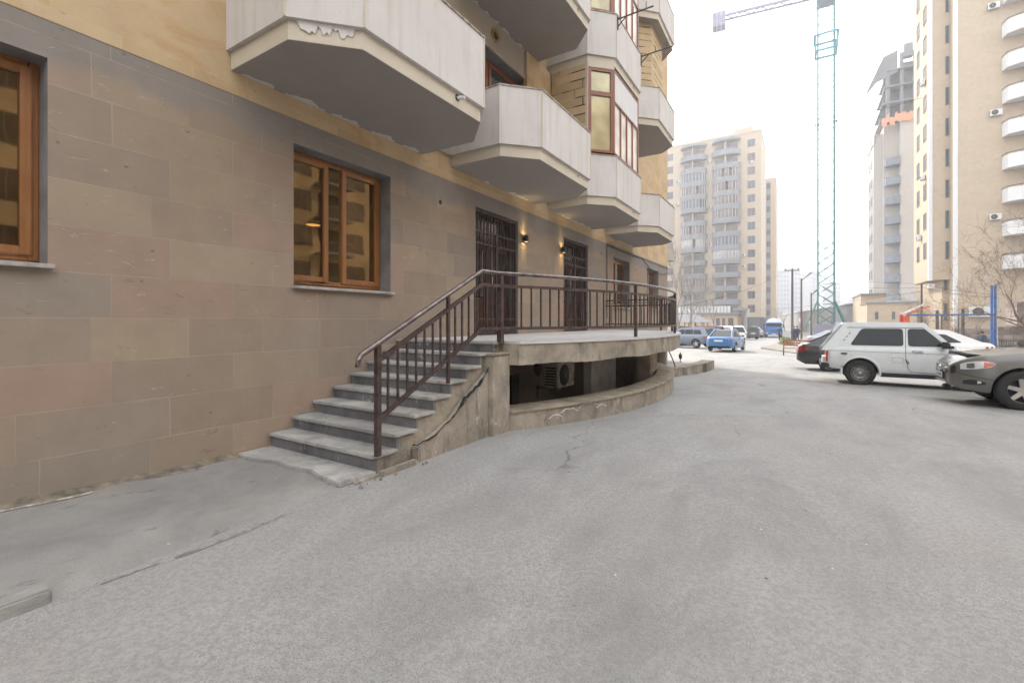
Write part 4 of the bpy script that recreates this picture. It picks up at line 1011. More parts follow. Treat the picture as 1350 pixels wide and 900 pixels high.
m = MB(); m.rev([(0, 0), (.14, .0), (.14, .02), (0, .02)], (0, 0, 0), 20) if False else m.box(1.5, -.02, 1.075, 1.9, .02, 1.08); m.build('hood_crease', P_SUV, suv, local=True)

def sedan(L=4.55, W=1.78, H=1.46, p=P_BLACK, **k):
    s = dict(L=L, W=W, R=.32, Ra=.37, xf=L/2-.92, xr=-L/2+1.0, tw=.2, paint=p, gb=.08, crown=.03,
      top=[(-L/2, .72), (-L/2+.04, .90), (-L/2+.16, .985), (-L/2+.6, 1.0), (L/2-1.45, .93), (L/2-.5, .80), (L/2-.15, .70), (L/2, .58)],
      bot=[(-L/2, .40), (-L/2+.25, .28), (-.9, .22), (.9, .22), (L/2-.3, .24), (L/2, .32)],
      hw=[(-L/2, .70), (-L/2+.08, .84), (-L/2+.25, .94), (-L/2+.7, 1), (L/2-.9, 1), (L/2-.4, .92), (L/2-.12, .78), (L/2, .62)],
      sec=[(0, .92), (.2, .98), (.45, 1), (.7, .985), (.9, .94), (1, .87)],
      gh=[(-L/2+.42, .96), (-L/2+1.35, H-.03), (.15, H-.02), (L/2-1.35, .92)], wb=.76, wr=.60,
      win=[[(-L/2+1.0, 1.03), (-.42, 1.00), (-.42, H-.11), (-L/2+1.45, H-.13)], [(-.36, 1.0), (L/2-1.65, .97), (.12, H-.11), (-.36, H-.11)]],
      seams=[([(-.4, .98), (-.42, .3), (.6, .3), (.75, .9)],), ([(-.4, .98), (-1.05, .95), (-1.1, .62), (-.95, .34)],)],
      boxes=[('number_plate', PLATE, (-L/2-.012, -L/2+.0, -.26, .26, .70, .81), False, .002), ('side_mirror', p, (.62, .78, .80, .98, .95, 1.07), True, .03), ('door_handle', p, (-.3, -.12, .86, .90, .84, .87), True, .01),
             ('rear_reflector', LRED, (-L/2-.004, -L/2+.02, .45, .58, .42, .46), True, .004)])
    s['strips'] = [([(-L/2+.005, .72, .86), (-L/2+.06, .71, .90), (-L/2+.16, .72, .90), (-L/2+.30, .77, .88), (-L/2+.36, .80, .87)], .006, 'tail_lamp', LRED),
                   ([(L/2-.42, .62, .72), (L/2-.25, .56, .70), (L/2-.1, .54, .64), (L/2-.03, .53, .58)], .006, 'headlamp', LWH)]
    s.update(k); return s
def wagon(L=4.4, W=1.8, H=1.62, p=P_SILV, **k):
    s = dict(L=L, W=W, R=.34, Ra=.39, xf=L/2-.88, xr=-L/2+.88, tw=.22, paint=p, gb=.09, crown=.03,
      top=[(-L/2, .75), (-L/2+.05, .98), (-L/2+.2, 1.02), (L/2-1.3, 1.02), (L/2-.5, .93), (L/2-.15, .82), (L/2, .66)],
      bot=[(-L/2, .42), (-L/2+.25, .32), (-.9, .26), (.9, .26), (L/2-.3, .28), (L/2, .38)],
      hw=[(-L/2, .80), (-L/2+.1, .92), (-L/2+.4, 1), (L/2-.8, 1), (L/2-.35, .92), (L/2-.1, .78), (L/2, .64)],
      gh=[(-L/2+.04, .98), (-L/2+.42, H-.03), (.2, H-.02), (L/2-1.15, .98)], wb=.79, wr=.64,
      win=[[(-L/2+.45, 1.08), (-L/2+1.15, 1.06), (-L/2+1.15, H-.12), (-L/2+.62, H-.14)], [(-L/2+1.22, 1.06), (-.22, 1.05), (-.22, H-.11), (-L/2+1.22, H-.11)], [(-.15, 1.05), (L/2-1.45, 1.04), (.2, H-.12), (-.15, H-.11)]],
      seams=[([(-.2, 1.0), (-.22, .36), (.7, .36), (.85, .98)],), ([(-.2, 1.0), (-.22, .36), (-.95, .40), (-1.0, 1.0)],)],
      boxes=[('number_plate', PLATE, (-L/2-.012, -L/2+.0, -.26, .26, .72, .83), False, .002), ('side_mirror', p, (.72, .88, .82, 1.0, 1.03, 1.16), True, .03)])
    s['strips'] = [([(-L/2+.005, .80, .96), (-L/2+.06, .78, .98), (-L/2+.16, .80, .97)], .008, 'tail_lamp', LRED),
                   ([(L/2-.42, .74, .84), (L/2-.25, .68, .82), (L/2-.1, .66, .74), (L/2-.03, .65, .68)], .006, 'headlamp', LWH)]
    s.update(k); return s
GR = 'cars parked on the right side of the yard'; GL = 'cars parked on the left beyond the terrace'
tag(niva, group=GR); tag(suv, group=GR)
BS = sedan(4.75, 1.82, 1.46, P_BLACK)
car(BS, (-.12+2.375, 20.9, gz(20.9)-.02), 0, 'glossy black sedan with a red tail lamp, parked just behind the white off-roader', group=GR)
car(wagon(4.6, 1.84, 1.86, P_SILV, gh=[(-2.26, .98), (-1.9, 1.83), (.3, 1.83), (1.25, .98)], win=[[(-1.85, 1.08), (-1.15, 1.06), (-1.15, 1.7), (-1.65, 1.7)], [(-1.08, 1.06), (-.22, 1.05), (-.22, 1.7), (-1.08, 1.7)], [(-.15, 1.05), (.95, 1.04), (.25, 1.7), (-.15, 1.7)]], strips=[([(-2.29, .95, 1.4), (-2.24, .95, 1.4)], .01, 'tail_lamp', LRED)]*0+[([(-2.295, .80, .99), (-2.2, .80, .99), (-2.1, .82, .97)], .008, 'tail_lamp', LRED)], glass=glass('blue_tinted_glass', (.02, .03, .09), .05, .2)),
    (1.25+2.3, 29.8, gz(29.8)), 0, 'tall silver people carrier with dark blue glass showing above the black sedan', group=GR)
car(sedan(4.4, 1.74, 1.45, P_WH2), (bearY(1076, 37.5)+2.2, 37.5, gz(37.5)), 0, 'white sedan with red rear lamps between the poles and the silver people carrier', group=GR)
car(sedan(4.3, 1.72, 1.42, P_SILV), (bearY(1064, 43.5)+2.1, 43.5, gz(43.5)), 0, 'pale silver sedan, farthest in the right hand row', group=GR)
car(sedan(4.5, 1.78, 1.44, P_WH2), (4.0, 24.9, gz(24.9)+.05), pi, 'white sedan with its red tail lamp at the right, seen over the white off-roader bonnet', group=GR)
blue = car(sedan(4.5, 1.76, 1.47, P_BLUE), (-4.35+.0, 35.3, gz(33)), pi/2-.10, 'bright blue sedan with white number plate driving away down the road', name='moving_car')
car(wagon(4.2, 1.78, 1.50, paint('slate_blue_paint', (.13, .16, .21), .3)), (at(914, 37).x-.4, at(915, 37).y, gz(33)-.02), radians(158), 'silver blue crossover parked nearest on the left side of the road', group=GL)
car(wagon(4.4, 1.8, 1.62, P_BURG), (at(930, 45).x-.3, at(930, 45).y, gz(42)), radians(152), 'dark red hatchback with red lamps, second in the left hand row', group=GL)
car(wagon(4.4, 1.8, 1.66, P_WH2), (at(967, 53).x-.3, at(967, 53).y, gz(52)), radians(120), 'white crossover parked beyond the blue sedan', group=GL)
car(wagon(4.2, 1.75, 1.60, P_WH2), (at(943, 57).x-.3, at(943, 57).y, gz(52)), radians(150), 'white hatchback half hidden behind the blue sedan', group=GL)
car(wagon(4.5, 1.8, 1.62, P_DK), (at(984, 61).x, at(984, 61).y, gz(60)), radians(115), 'dark graphite hatchback parked beyond the white crossover', group=GL)
car(sedan(4.4, 1.75, 1.5, P_SILV), (at(992, 69).x, at(992, 69).y, gz(68)), radians(115), 'light silver sedan, second from the far end of the left row', group=GL)
car(sedan(4.4, 1.75, 1.45, P_DK), (at(999, 77).x, at(999, 77).y, gz(76)), radians(115), 'dark sedan, farthest of the left row beside the grey garage', group=GL)

# ---- tanker lorry
tp_ = at(1020, 73); tz = gz(tp_.y)
T = empty('tanker_lorry', (tp_.x, tp_.y, tz), 'blue lorry cab with a white rounded tank coming up the road', 'lorry', rz=radians(-60-32+0)) 
T.rotation_euler.z = atan2(-tp_.y, -tp_.x)   # facing down the road
m = MB(); m.box(-.2, -1.2, .45, 1.4, 1.2, 1.75); m.box(-.2, -1.15, 1.75, 1.3, 1.15, 2.35); m.build('cab', P_TRUCK, T, local=True, bevel=.12)
m = MB(); m.box(1.29, -1.0, 1.75, 1.36, 1.0, 2.25); m.build('windscreen', CARG, T, local=True, bevel=.03)
m = MB(); m.box(1.38, -.55, .95, 1.42, .55, 1.25); m.build('grille', simple('blue_grille', (.03, .10, .3), .5), T, local=True)
for s_ in (1, -1):
    m = MB(); m.box(1.37, s_*.75, .62, 1.43, s_*1.05, .82); m.build('headlamp', LWH, T, local=True, bevel=.02)
    m = MB(); m.box(1.1, s_*1.22, 1.6, 1.2, s_*1.42, 2.1); m.build('side_mirror', BLACK, T, local=True, bevel=.02)
m = MB(); m.box(1.4, -.28, .5, 1.44, .28, .62); m.build('number_plate', PLATE, T, local=True)
m = MB(); m.rev([(0, -5.4), (1.0, -5.3), (1.2, -5.1), (1.22, -.5), (1.0, -.35), (0, -.3)], (0, 0, 1.85), 32, axis='x'); m.build('tank', P_TANK, T, local=True, smooth=True)
m = MB(); m.box(-5.4, -.5, .7, 1.0, .5, .95); m.build('chassis', BLACK, T, local=True)
for x in (.6, -3.4, -4.6):
    for s_ in (1, -1):
        m = MB(); m.rev([(0, -.14), (.48, -.14), (.5, 0), (.48, .14), (0, .14)], (x, s_*1.02, .5), 20); m.build('wheel', RUBBER, T, local=True, smooth=True)

# ================================================================== FAR BUILDINGS
def far_window(parent, x0, x1, z0, z1, y, pm=PANEB, face='y', fm=None, bars=1):
    """a window on a face y=const (looking to -y) or x=const (looking to -x)"""
    m = MB(); t = .05; d = .05
    def bx(a, b, c, e, o0, o1, mi):
        if face == 'y': m.box(a, y-o0, c, b, y-o1, e, mi)
        else: m.box(y-o0, a, c, y-o1, b, e, mi)
    bx(x0+t, x1-t, z0+t, z1-t, .012, -.05, 1)
    bx(x0, x0+t, z0, z1, d, -.05, 0); bx(x1-t, x1, z0, z1, d, -.05, 0); bx(x0+t, x1-t, z0, z0+t, d, -.05, 0); bx(x0+t, x1-t, z1-t, z1, d, -.05, 0)
    for i in range(bars):
        c = x0+(x1-x0)*(i+1)/(bars+1); bx(c-.03, c+.03, z0+t, z1-t, d-.01, -.04, 0)
    return m.build('window', [fm or FARGR, pm], parent)
rw = random.Random(21); PANEG = glass('grey_curtained_glass', (.22, .21, .20), .2, .1)
# --- tower with curved balconies
YA = 117.0
xa0, xa1 = -39.0, bearY(1003.5, YA)
TA = empty('apartment_tower', ((xa0+xa1)/2, YA+9, -1.2), 'beige apartment tower with two stacks of rounded grey balconies at the end of the street', 'tower block')
ztop = 1.5+251*103/610.0
m = MB(); m.box(xa0, YA, -2, xa1, YA+16, ztop, 0); m.box(xa0-.1, YA-.1, ztop, xa1+.1, YA+16.1, ztop+.5, 0); m.build('wall', FARB, TA)
FH = 3.107
wx0, wx1 = bearY(985.5, YA), bearY(995.5, YA); lx0, lx1 = bearY(880, YA), bearY(887.5, YA)
ztw = 41.56
for k in range(13):
    zc = ztw-k*FH
    far_window(TA, wx0, wx1, zc-.85, zc+.85, YA, rw.choice([PANEB, PANEB, PANEB2]))
    if k < 11: far_window(TA, lx0, lx1, zc-.85, zc+.85, YA, rw.choice([PANEB, PANEB2]))
def curved_bay(x0, x1, depth, zb, first):
    cx = (x0+x1)/2; hw_ = (x1-x0)/2
    P = [(cx-hw_*cos(t), YA-depth*sin(t)**.8) for t in frange(0, pi, 12)]; I = [(cx-(hw_-.15)*cos(t), YA-(depth-.15)*sin(t)**.8) for t in frange(0, pi, 12)]
    m = MB(); m.prism([(x, y) for x, y in P], zb-.15, zb+.08, 0)
    for i in range(12): m.prism([P[i], P[i+1], I[i+1], I[i]], zb+.08, zb+1.05, 0)
    b = m.build('balcony', FARG, TA)
    kind = rw.random()
    if first: return b
    m = MB()
    if kind < .45:
        for i in range(1, 11):
            if rw.random() < .92: m.prism([(P[i][0]*.995+cx*.005, P[i][1]+.06), (P[i+1][0]*.995+cx*.005, P[i+1][1]+.06), (P[i+1][0]*.995+cx*.005, P[i+1][1]+.14), (P[i][0]*.995+cx*.005, P[i][1]+.14)], zb+1.05, zb+2.9, 0)
        for i in range(1, 12): m.box(P[i][0]-.05, P[i][1]+.0, zb+1.05, P[i][0]+.05, P[i][1]+.14, zb+2.9, 1)
        m.build('glazing', [rw.choice([PANEB, PANEB, PANEB2, PANEB2, PANEG]), FARP], b)
    else:
        for (a, c) in ((.12, .42), (.55, .9)):
            m.box(x0+(x1-x0)*a, YA-.06, zb+.2, x0+(x1-x0)*c, YA+.02, zb+2.5, 0)
        m.box(cx-.12, YA-depth*.8, zb+.1, cx+.12, YA, zb+2.9, 1)
        m.build('balcony_door', [rw.choice([PANEB, PANEB2]), FARB], b)
    return b
bx = [(bearY(897.5, YA), bearY(932.5, YA)), (bearY(938.5, YA), bearY(976.5, YA))]
for k in range(13):
    for j, (a, b) in enumerate(bx):
        if k == 12 and j == 0: continue
        curved_bay(a, b, 2.0, ztw-k*FH-2.0, False)
for (a, b) in bx:
    cx = (a+b)/2; P = [(cx-(b-a)/2*cos(t), YA-2.0*sin(t)**.8) for t in frange(0, pi, 12)]; m = MB(); m.prism(P, ztw+1.1, ztw+1.6); m.build('bay_roof', FARG, TA)
m = MB(); m.box(xa1-6, YA+4, ztop+.5, xa1-2, YA+8, ztop+3); m.build('lift_house', FARB, TA)
for k, (u, v) in enumerate(((989.5, 215), (934.5, 205), (936, 268), (936.5, 320), (980, 337), (980.5, 352), (893.5, 226), (893, 258))):
    c = Vector((bearY(u, YA), YA-.35, hz(v, 104)))
    ac_unit((c.x, c.y, c.z), 0, 'small white air conditioner high on the beige tower with rounded balconies', group='air conditioner units on the far tower')
# --- second slim slab behind it
YB2 = 140.0
xb0, xb1 = bearY(1005, YB2), bearY(1023, YB2)
TB = empty('apartment_tower', ((xb0+xb1)/2, YB2+7, -1.2), 'slim beige tower with a dark window strip, standing behind the tower with rounded balconies', 'tower block')
zt2 = 1.5+186*124/610.0
m = MB(); m.box(xb0, YB2, -2, xb1, YB2+14, zt2); m.build('wall', FARB, TB)
sx0, sx1 = bearY(1010, YB2), bearY(1016, YB2)
m = MB(); m.box(sx0, YB2-.03, 1, sx1, YB2+.02, zt2-1); m.build('recessed_strip', FARG, TB)
for k in range(12): far_window(TB, sx0+.1, sx1-.1, zt2-2.9-k*3.05, zt2-1.4-k*3.05, YB2-.04)
# --- right hand tower
YR = 61.3; XR = bearY(1258, YR)
TR = empty('apartment_tower', (XR+9, YR+8, -.9), 'tall beige stone tower with white rounded balconies on the right side of the yard', 'tower block')
ZR = 46.0
YR2 = 62.7; XR2 = bearY(1225, YR2); YR3 = 70.2
m = MB(); m.box(XR, YR, -2, XR+26, YR+18, ZR, 0); m.build('wall', [FARB], TR)
m = MB(); zo = hz(369, 47)
m.box(XR2, YR2, zo, XR-.003, YR3, ZR); m.box(XR2+1.1, YR2+.6, -2, XR-.003, YR3-1, zo-.003); m.build('side_wing', FARB, TR)
m = MB(); m.box(XR-.04, YR-.04, -1, XR+.26, YR+.30, ZR-.5); m.box(XR2-.05, YR2-.05, zo-.05, XR2+.25, YR2+.25, ZR-.5); m.build('corner_quoin', FARW, TR)
m = MB(); m.box(XR-.02, YR-.25, -2, XR+26, YR-.003, hz(433, 45)); m.build('plinth', RUBBLE, TR)
FR = 3.1
for k in range(15):
    zc = hz(411, 46)+k*FR+.0
    if zc > ZR-2: break
    a, b = bearY(1246.5, YR2-.1), bearY(1251.5, YR2-.1)
    if k not in (0,) or True: far_window(TR, a, b, zc-.9, zc+.9, YR2-.0 if zc > zo else YR2+.6, PANEB, bars=0)
    if zc > zo+1:
        for (ya, yb) in ((63.9, 65.1), (67.2, 68.4)): far_window(TR, ya, yb, zc-.6, zc+1.1, XR2, PANEB2, face='x', bars=1)
for k in range(13):
    zb = hz(355, 43.3)+(k-0)*FR
    if zb > ZR-2: break
    x0 = bearY(1321, YR-.0); P = [(x0, YR), (x0+.15, YR-.9), (x0+.9, YR-1.35), (x0+3.2, YR-1.35), (x0+3.9, YR-.9), (x0+4.0, YR)]
    I = [(x0+.1, YR), (x0+.24, YR-.82), (x0+.93, YR-1.25), (x0+3.17, YR-1.25), (x0+3.8, YR-.82), (x0+3.9, YR)]
    m = MB(); m.prism(P, zb-.0, zb+.18)
    for i in range(5): m.prism([P[i], P[i+1], I[i+1], I[i]], zb+.18, zb+1.25)
    b = m.build('balcony', FARW, TR)
    m = MB(); m.tube([(x, y, zb+1.4) for x, y in P], .03, 5)
    for q in P: m.tube([(q[0], q[1], zb+1.2), (q[0], q[1], zb+1.4)], .02, 4)
    m.build('balcony_rail', POLEG, b)
    far_window(TR, x0+1.5, x0+3.3, zb+.3, zb+2.5, YR, PANEB2 if k % 3 else PANEB)
    if k == 0: m = MB(); m.box(x0+.3, YR-1.3, zb+1.25, x0+2.6, YR-.9, zb+1.32); m.build('clutter', FARGR, b)
for (u, v, rzz, yy) in ((1311, 288, 0, YR), (1312, 152, 0, YR), (1309, 12, 0, YR)):
    c = Vector((bearY(u, yy), yy-.35, hz(v+3, 44)))
    ac_unit((c.x, c.y, c.z), 0, {288: 'white air conditioner on the beige tower, lowest of the three beside its balconies', 152: 'white air conditioner on the beige tower, middle of the three beside its balconies', 12: 'white air conditioner on the beige tower, topmost of the three beside its balconies'}[v], group='air conditioner units on the right tower')
c = Vector((bearY(1291, YR), YR-.6, hz(416, 43.8)))
ac_unit((c.x, c.y, c.z-.1), 0, 'large air conditioner low on the beige tower above the rubble plinth', w=1.7, h=.95, d=.3, group='air conditioner units on the right tower')
for (v, ym, nn_) in ((104, 64.5, 'upper'), (232, 64.5, 'middle'), (310, 66.4, 'lower')):
    ac_unit((XR2-.38, ym, hz(v, 47.5)), -pi/2, 'white air conditioner on the narrow left side of the beige tower, %s one' % nn_, group='air conditioner units on the right tower')
# --- unfinished tower behind
YC = 94.0; XC0, XC1 = bearY(1167, YC), bearY(1212, YC)
TC = empty('unfinished_tower', ((XC0+XC1)/2, YC+7, -1.2), 'unfinished tower with bare grey concrete top and orange safety netting', 'tower block')
zC = hz(158, 73); zCt = hz(92, 73)
xm = bearY(1187.5, YC)
m = MB(); m.box(xm, YC, -2, XC1, YC+10, zC); m.box(XC0, YC+1.6, -2, xm-.003, YC+10, zC); m.box(XC0-1.2, YC+2.5, -2, XC0-.003, YC+9, zC-1); m.build('wall', FARP, TC)
m = MB()
for k in range(4):
    z = zC+.3+k*2.6; m.box(XC0-.6+k*.3, YC+.4, z, XC1, YC+10, z+.25)
    for xx in (XC0+.2, xm, XC1-.6): m.box(xx, YC+.6, z+.25, xx+.45, YC+1.1, z+2.6)
m.box(xm+.3, YC+1.5, zC, XC1-.5, YC+6, zCt+1.5)
m.build('bare_concrete_frame', FARG, TC)
m = MB(); m.box(XC0, YC+2.2, zC+.6, XC1, YC+2.4, zCt); m.build('dark_infill', FARGR, TC)  # dark grey sheet set behind the bare frame
m = MB(); m.ext([(XC0-2.6, YC+1, zCt-3), (XC0-.2, YC+.3, zCt+2.6), (xm-.3, YC+.3, zCt+3.2), (xm-.3, YC+.5, zCt-.2), (XC0-1.0, YC+.8, zCt-1)], (0, .25, 0)); m.build('raked_slab', FARG, TC)
m = MB(); m.box(xm+.5, YC+.6, zCt+2, xm+1.6, YC+1.6, hz(58, 73)); m.build('column', FARG, TC)
m = MB(); r = random.Random(4)
for i in range(14):
    a = XC0-.5+(XC1-XC0+.5)*i/14; b = XC0-.5+(XC1-XC0+.5)*(i+1)/14; z = zC-.6+r.uniform(-.3, .3); m.ext([(a, YC-.35, z), (b, YC-.35, z+r.uniform(-.2, .2)), (b, YC-.3, z+1.3+r.uniform(-.3, .5)), (a, YC-.3, z+1.2)], (0, .04, 0))
m.build('safety_netting', ORNET, TC)
m = MB()
for i in range(7): m.bar((XC0-.4-i*.38, YC+.5, zC-.6-i*1.0), (XC0-.9-i*.38, YC+.5, zC-1.8-i*1.0), .5, .1)
for i in range(5): m.bar((XC0-.6-i*.5, YC+1, zC-2-i), (XC0-.6-i*.5, YC+1, zC+1-i), .08)
m.build('debris_ramp', FARG, TC)
k = 0
zb = hz(240, 72)+3.09
while zb > 1.5:
    m = MB(); P = [(XC0+.1, YC+1.6), (XC0+.1, YC+.3), (XC0+.9, YC-.2), (xm-.05, YC-.2), (xm-.05, YC+1.6)]; m.prism(P, zb, zb+.15)
    for i in range(4):
        a, b = P[i], P[i+1]; d_ = Vector((b[0]-a[0], b[1]-a[1])).normalized()*.0; m.ext([(a[0], a[1], zb+.15), (b[0], b[1], zb+.15), (b[0], b[1], zb+1.2), (a[0], a[1], zb+1.2)], (.05, .08, 0))
    m.build('balcony', simple('blue_grey_panel', (.24, .27, .31), .7) if 'blue_grey_panel' not in MATS else MATS['blue_grey_panel'], TC)
    far_window(TC, YC+4, YC+5.2, zb+.9, zb+2.3, XC0-1.2, PANEB2, face='x', bars=0); far_window(TC, YC+6.5, YC+7.7, zb+.9, zb+2.3, XC0-1.2, PANEB2, face='x', bars=0)
    zb -= 3.09
# --- hazy distant towers and hillside
def block(u0, u1, vtop, d, label, name='distant_tower', mat=FARG, floors=12, cols=3, depth=14):
    p0, p1 = at(u0, d), at(u1, d); c = (p0+p1)/2; w_ = (p1-p0).length; e = (p1-p0).normalized(); ang = atan2(e.y, e.x)
    r = empty(name, (c.x, c.y, -1.6), label, 'tower block' if 'tower' in name else 'house', rz=ang); h = hz(vtop, d)+1.6
    m = MB(); m.box(-w_/2, 0, 0, w_/2, depth, h); m.build('wall', mat, r, local=True)
    fh = h/floors; cw = w_/cols
    for i in range(floors):
        for j in range(cols):
            a = -w_/2+cw*(j+.25); b = a+cw*.5; z = fh*(i+.35)
            m = MB(); m.box(a, -.06, z, b, .02, z+fh*.45); m.build('window', PANEB, r, local=True)
    return r
block(1024, 1041, 356, 330, 'hazy distant tower just right of the slim beige tower', floors=12, cols=4)
block(1043, 1056, 352, 350, 'hazy distant tower between the first two street poles', floors=12, cols=3)
block(1059, 1069, 371, 380, 'lower hazy distant block left of the green crane mast', floors=9, cols=3)
block(1071, 1080, 357, 360, 'narrow hazy distant tower touching the green crane mast', floors=12, cols=2)
block(1100, 1108, 372, 380, 'small hazy distant tower just right of the green crane mast', floors=10, cols=2)
m = MB(); pr = [(1084, 398), (1092, 386), (1104, 378), (1118, 368), (1130, 364), (1142, 366), (1156, 364), (1172, 372), (1190, 385), (1210, 395)]
vs = []; 
for (u, v) in pr:
    for j, (dd, f) in enumerate(((470, 0), (520, .7), (570, 1.0), (640, .2))):
        q = at(u, dd); vs.append((q.x, q.y, -2+(hz(v, 570)+2)*f))
m.add(vs, [(i*4+j, (i+1)*4+j, (i+1)*4+j+1, i*4+j+1) for i in range(len(pr)-1) for j in range(3)]); tag(m.build('hills', HILL, smooth=True), kind='structure')
HOUSES = [(1112, 1122, 384, 440), (1126, 1133, 377, 455), (1136, 1147, 388, 430), (1148, 1156, 380, 450), (1120, 1129, 393, 420)]
for i, (a, b, v, d_) in enumerate(HOUSES):
    block(a, b, v, d_, ['pale hazy house on the distant hillside, leftmost', 'tall pale hazy house near the crest of the distant hill', 'wide pale hazy house low on the distant hillside', 'pale hazy house, rightmost on the distant hillside', 'low pale hazy house at the foot of the distant hill'][i], 'hillside_house', FARP, 5, 3, 10)
# --- long warehouse wall
WH = empty('warehouse', (at(1100, 80).x, at(1100, 80).y, -1.2), 'long low grey warehouse with a pale roof edge behind the crane', 'warehouse')
a = at(1132, 62); b = at(1024, 210); n_ = Vector((b.y-a.y, -(b.x-a.x), 0)).normalized()
if n_.x < 0: n_ = -n_
m = MB(); A4 = [(a.x, a.y), (b.x, b.y), ((b+n_*14).x, (b+n_*14).y), ((a+n_*14).x, (a+n_*14).y)]; m.prism(A4, -3, 3.9); m.build('wall', WARE, WH)
m = MB(); A5 = [((a-n_*.3).x, (a-n_*.3).y), ((b-n_*.3).x, (b-n_*.3).y), ((b+n_*14).x, (b+n_*14).y), ((a+n_*14).x, (a+n_*14).y)]; m.prism(A5, 3.9, 4.15); m.build('roof', FARW, WH)
for t in (.05, .12, .2, .3, .42, .55):
    q = a.lerp(b, t)-n_*.03; e = (b-a).normalized(); m = MB(); m.ext([(q.x, q.y, 1.0), (q.x+e.x*2, q.y+e.y*2, 1.0), (q.x+e.x*2, q.y+e.y*2, 2.3), (q.x, q.y, 2.3)], tuple(n_*.05)); m.build('window', PANEB, WH)
# --- low beige buildings right of centre
LB = empty('low_building', (at(1160, 56).x, at(1160, 56).y, -1), 'low beige block building with a small dark window behind the playground', 'building')
p0, p1 = bearY(1143, 60), bearY(1236, 60)
m = MB(); m.box(p0, 60, -2, p1-1.5, 66, hz(400, 47)); m.build('wall', FARB, LB)
m = MB(); m.box(p0-.1, 59.9, hz(400, 47), p1-1.4, 66, hz(400, 47)+.15); m.build('roof', FARG, LB)
far_window(LB, bearY(1153.5, 60), bearY(1158, 60), hz(421, 48), hz(411, 48), 60, PANEB2)
far_window(LB, bearY(1176, 60), bearY(1180, 60), hz(421, 48), hz(411, 48), 60, PANEB)
LB2 = empty('low_building', (at(1150, 62).x, at(1150, 62).y, -1), 'taller plain beige block building behind the low one with the small window', 'building')
m = MB(); m.box(bearY(1135, 68), 68, -2, bearY(1168, 68), 78, hz(389, 54)); m.build('wall', FARB, LB2)
m = MB(); m.box(bearY(1134, 67.9), 67.8, hz(389, 54), bearY(1168, 68), 78, hz(389, 54)+.2); m.build('roof', FARG, LB2)
CB = MB(); q = at(1089, 66); CB.box(q.x-1.6, q.y-2.2, -2, q.x+1.6, q.y+1.6, .95)
tag(CB.build('crane_base', GREYP, bevel=.05), 'dark grey concrete footing block under the green crane', 'crane footing')
# --- left shops
SH = empty('shop_building', (bearY(945, 78), 80, -1.1), 'low beige shop building with a white panelled parapet at the foot of the rounded tower', 'shop')
x0, x1 = bearY(893, 78), bearY(972, 78)
m = MB(); m.box(x0, 78, -2, x1, 86, hz(414, 70)); m.build('wall', FARB, SH)
m = MB(); m.box(x0-.2, 77.6, hz(414, 70), x1+.3, 86, hz(412, 70)); m.build('eaves', FARG, SH)
m = MB(); m.box(x0, 78.2, hz(411.8, 70), x1-1, 78.4, hz(403, 70))
m.build('white_parapet', FARW, SH)
m = MB()
for i in range(16): xx = x0+(x1-1-x0)*i/16; m.box(xx, 78.1, hz(411.8, 70), xx+.08, 78.2, hz(402.5, 70))
m.build('parapet_post', FARG, SH)
for (u0, u1) in ((944, 949), (952, 956), (960, 967)): far_window(SH, bearY(u0, 78), bearY(u1, 78), -1.0, hz(419, 70), 78, PANEB2)
SP = empty('shop_building', (bearY(977, 82), 84, -1.1), 'narrow cream two storey annex right of the low shop building', 'shop')
m = MB(); m.box(bearY(968, 82), 82, -2, bearY(984, 82), 88, hz(406, 74)); m.build('wall', FARP, SP)
m = MB(); m.box(bearY(966, 81), 81, hz(409.5, 73), bearY(985, 81), 82, hz(406, 73)); m.build('awning', FARG, SP)
for u in (973, 978): far_window(SP, bearY(u, 82), bearY(u+2.5, 82), -.9, hz(417, 74), 82, PANEW)
GA = empty('garage', (bearY(993, 84), 86, -1.1), 'dark grey garage with a rolling shutter beside the tanker lorry', 'garage')
m = MB(); m.box(bearY(985.5, 84), 84, -2, bearY(1008, 84), 90, hz(418, 76)); m.build('wall', FARGR, GA)
m = MB(); m.box(bearY(986.5, 84), 83.9, hz(430, 76), bearY(1001, 84), 84.02, hz(419.5, 76)); m.build('shutter', FARG, GA)
# small pavilion
PV = empty('pavilion', (at(910, 52).x, at(910, 52).y, gz(48)), 'small open pavilion with a white sloping roof behind the parked crossover', 'pavilion')
c = at(910, 52); m = MB(); zz = gz(48)
m.add([(c.x-2.2, c.y-1.2, zz+2.1), (c.x+2.0, c.y-1.2, zz+2.1), (c.x+2.0, c.y+1.6, zz+2.1), (c.x-2.2, c.y+1.6, zz+2.1), (c.x-1.2, c.y+.2, zz+3.0), (c.x+.6, c.y+.2, zz+3.0)], [(0, 1, 5, 4), (2, 3, 4, 5), (1, 2, 5), (3, 0, 4), (0, 3, 2, 1)]); m.build('roof', FARG, PV)
for dx in (-1.8, -.4, 1.6):
    for dy in (-1, 1.4): m = MB(); m.bar((c.x+dx, c.y+dy, zz), (c.x+dx, c.y+dy, zz+2.12), .12); m.build('post', BENCHW, PV)
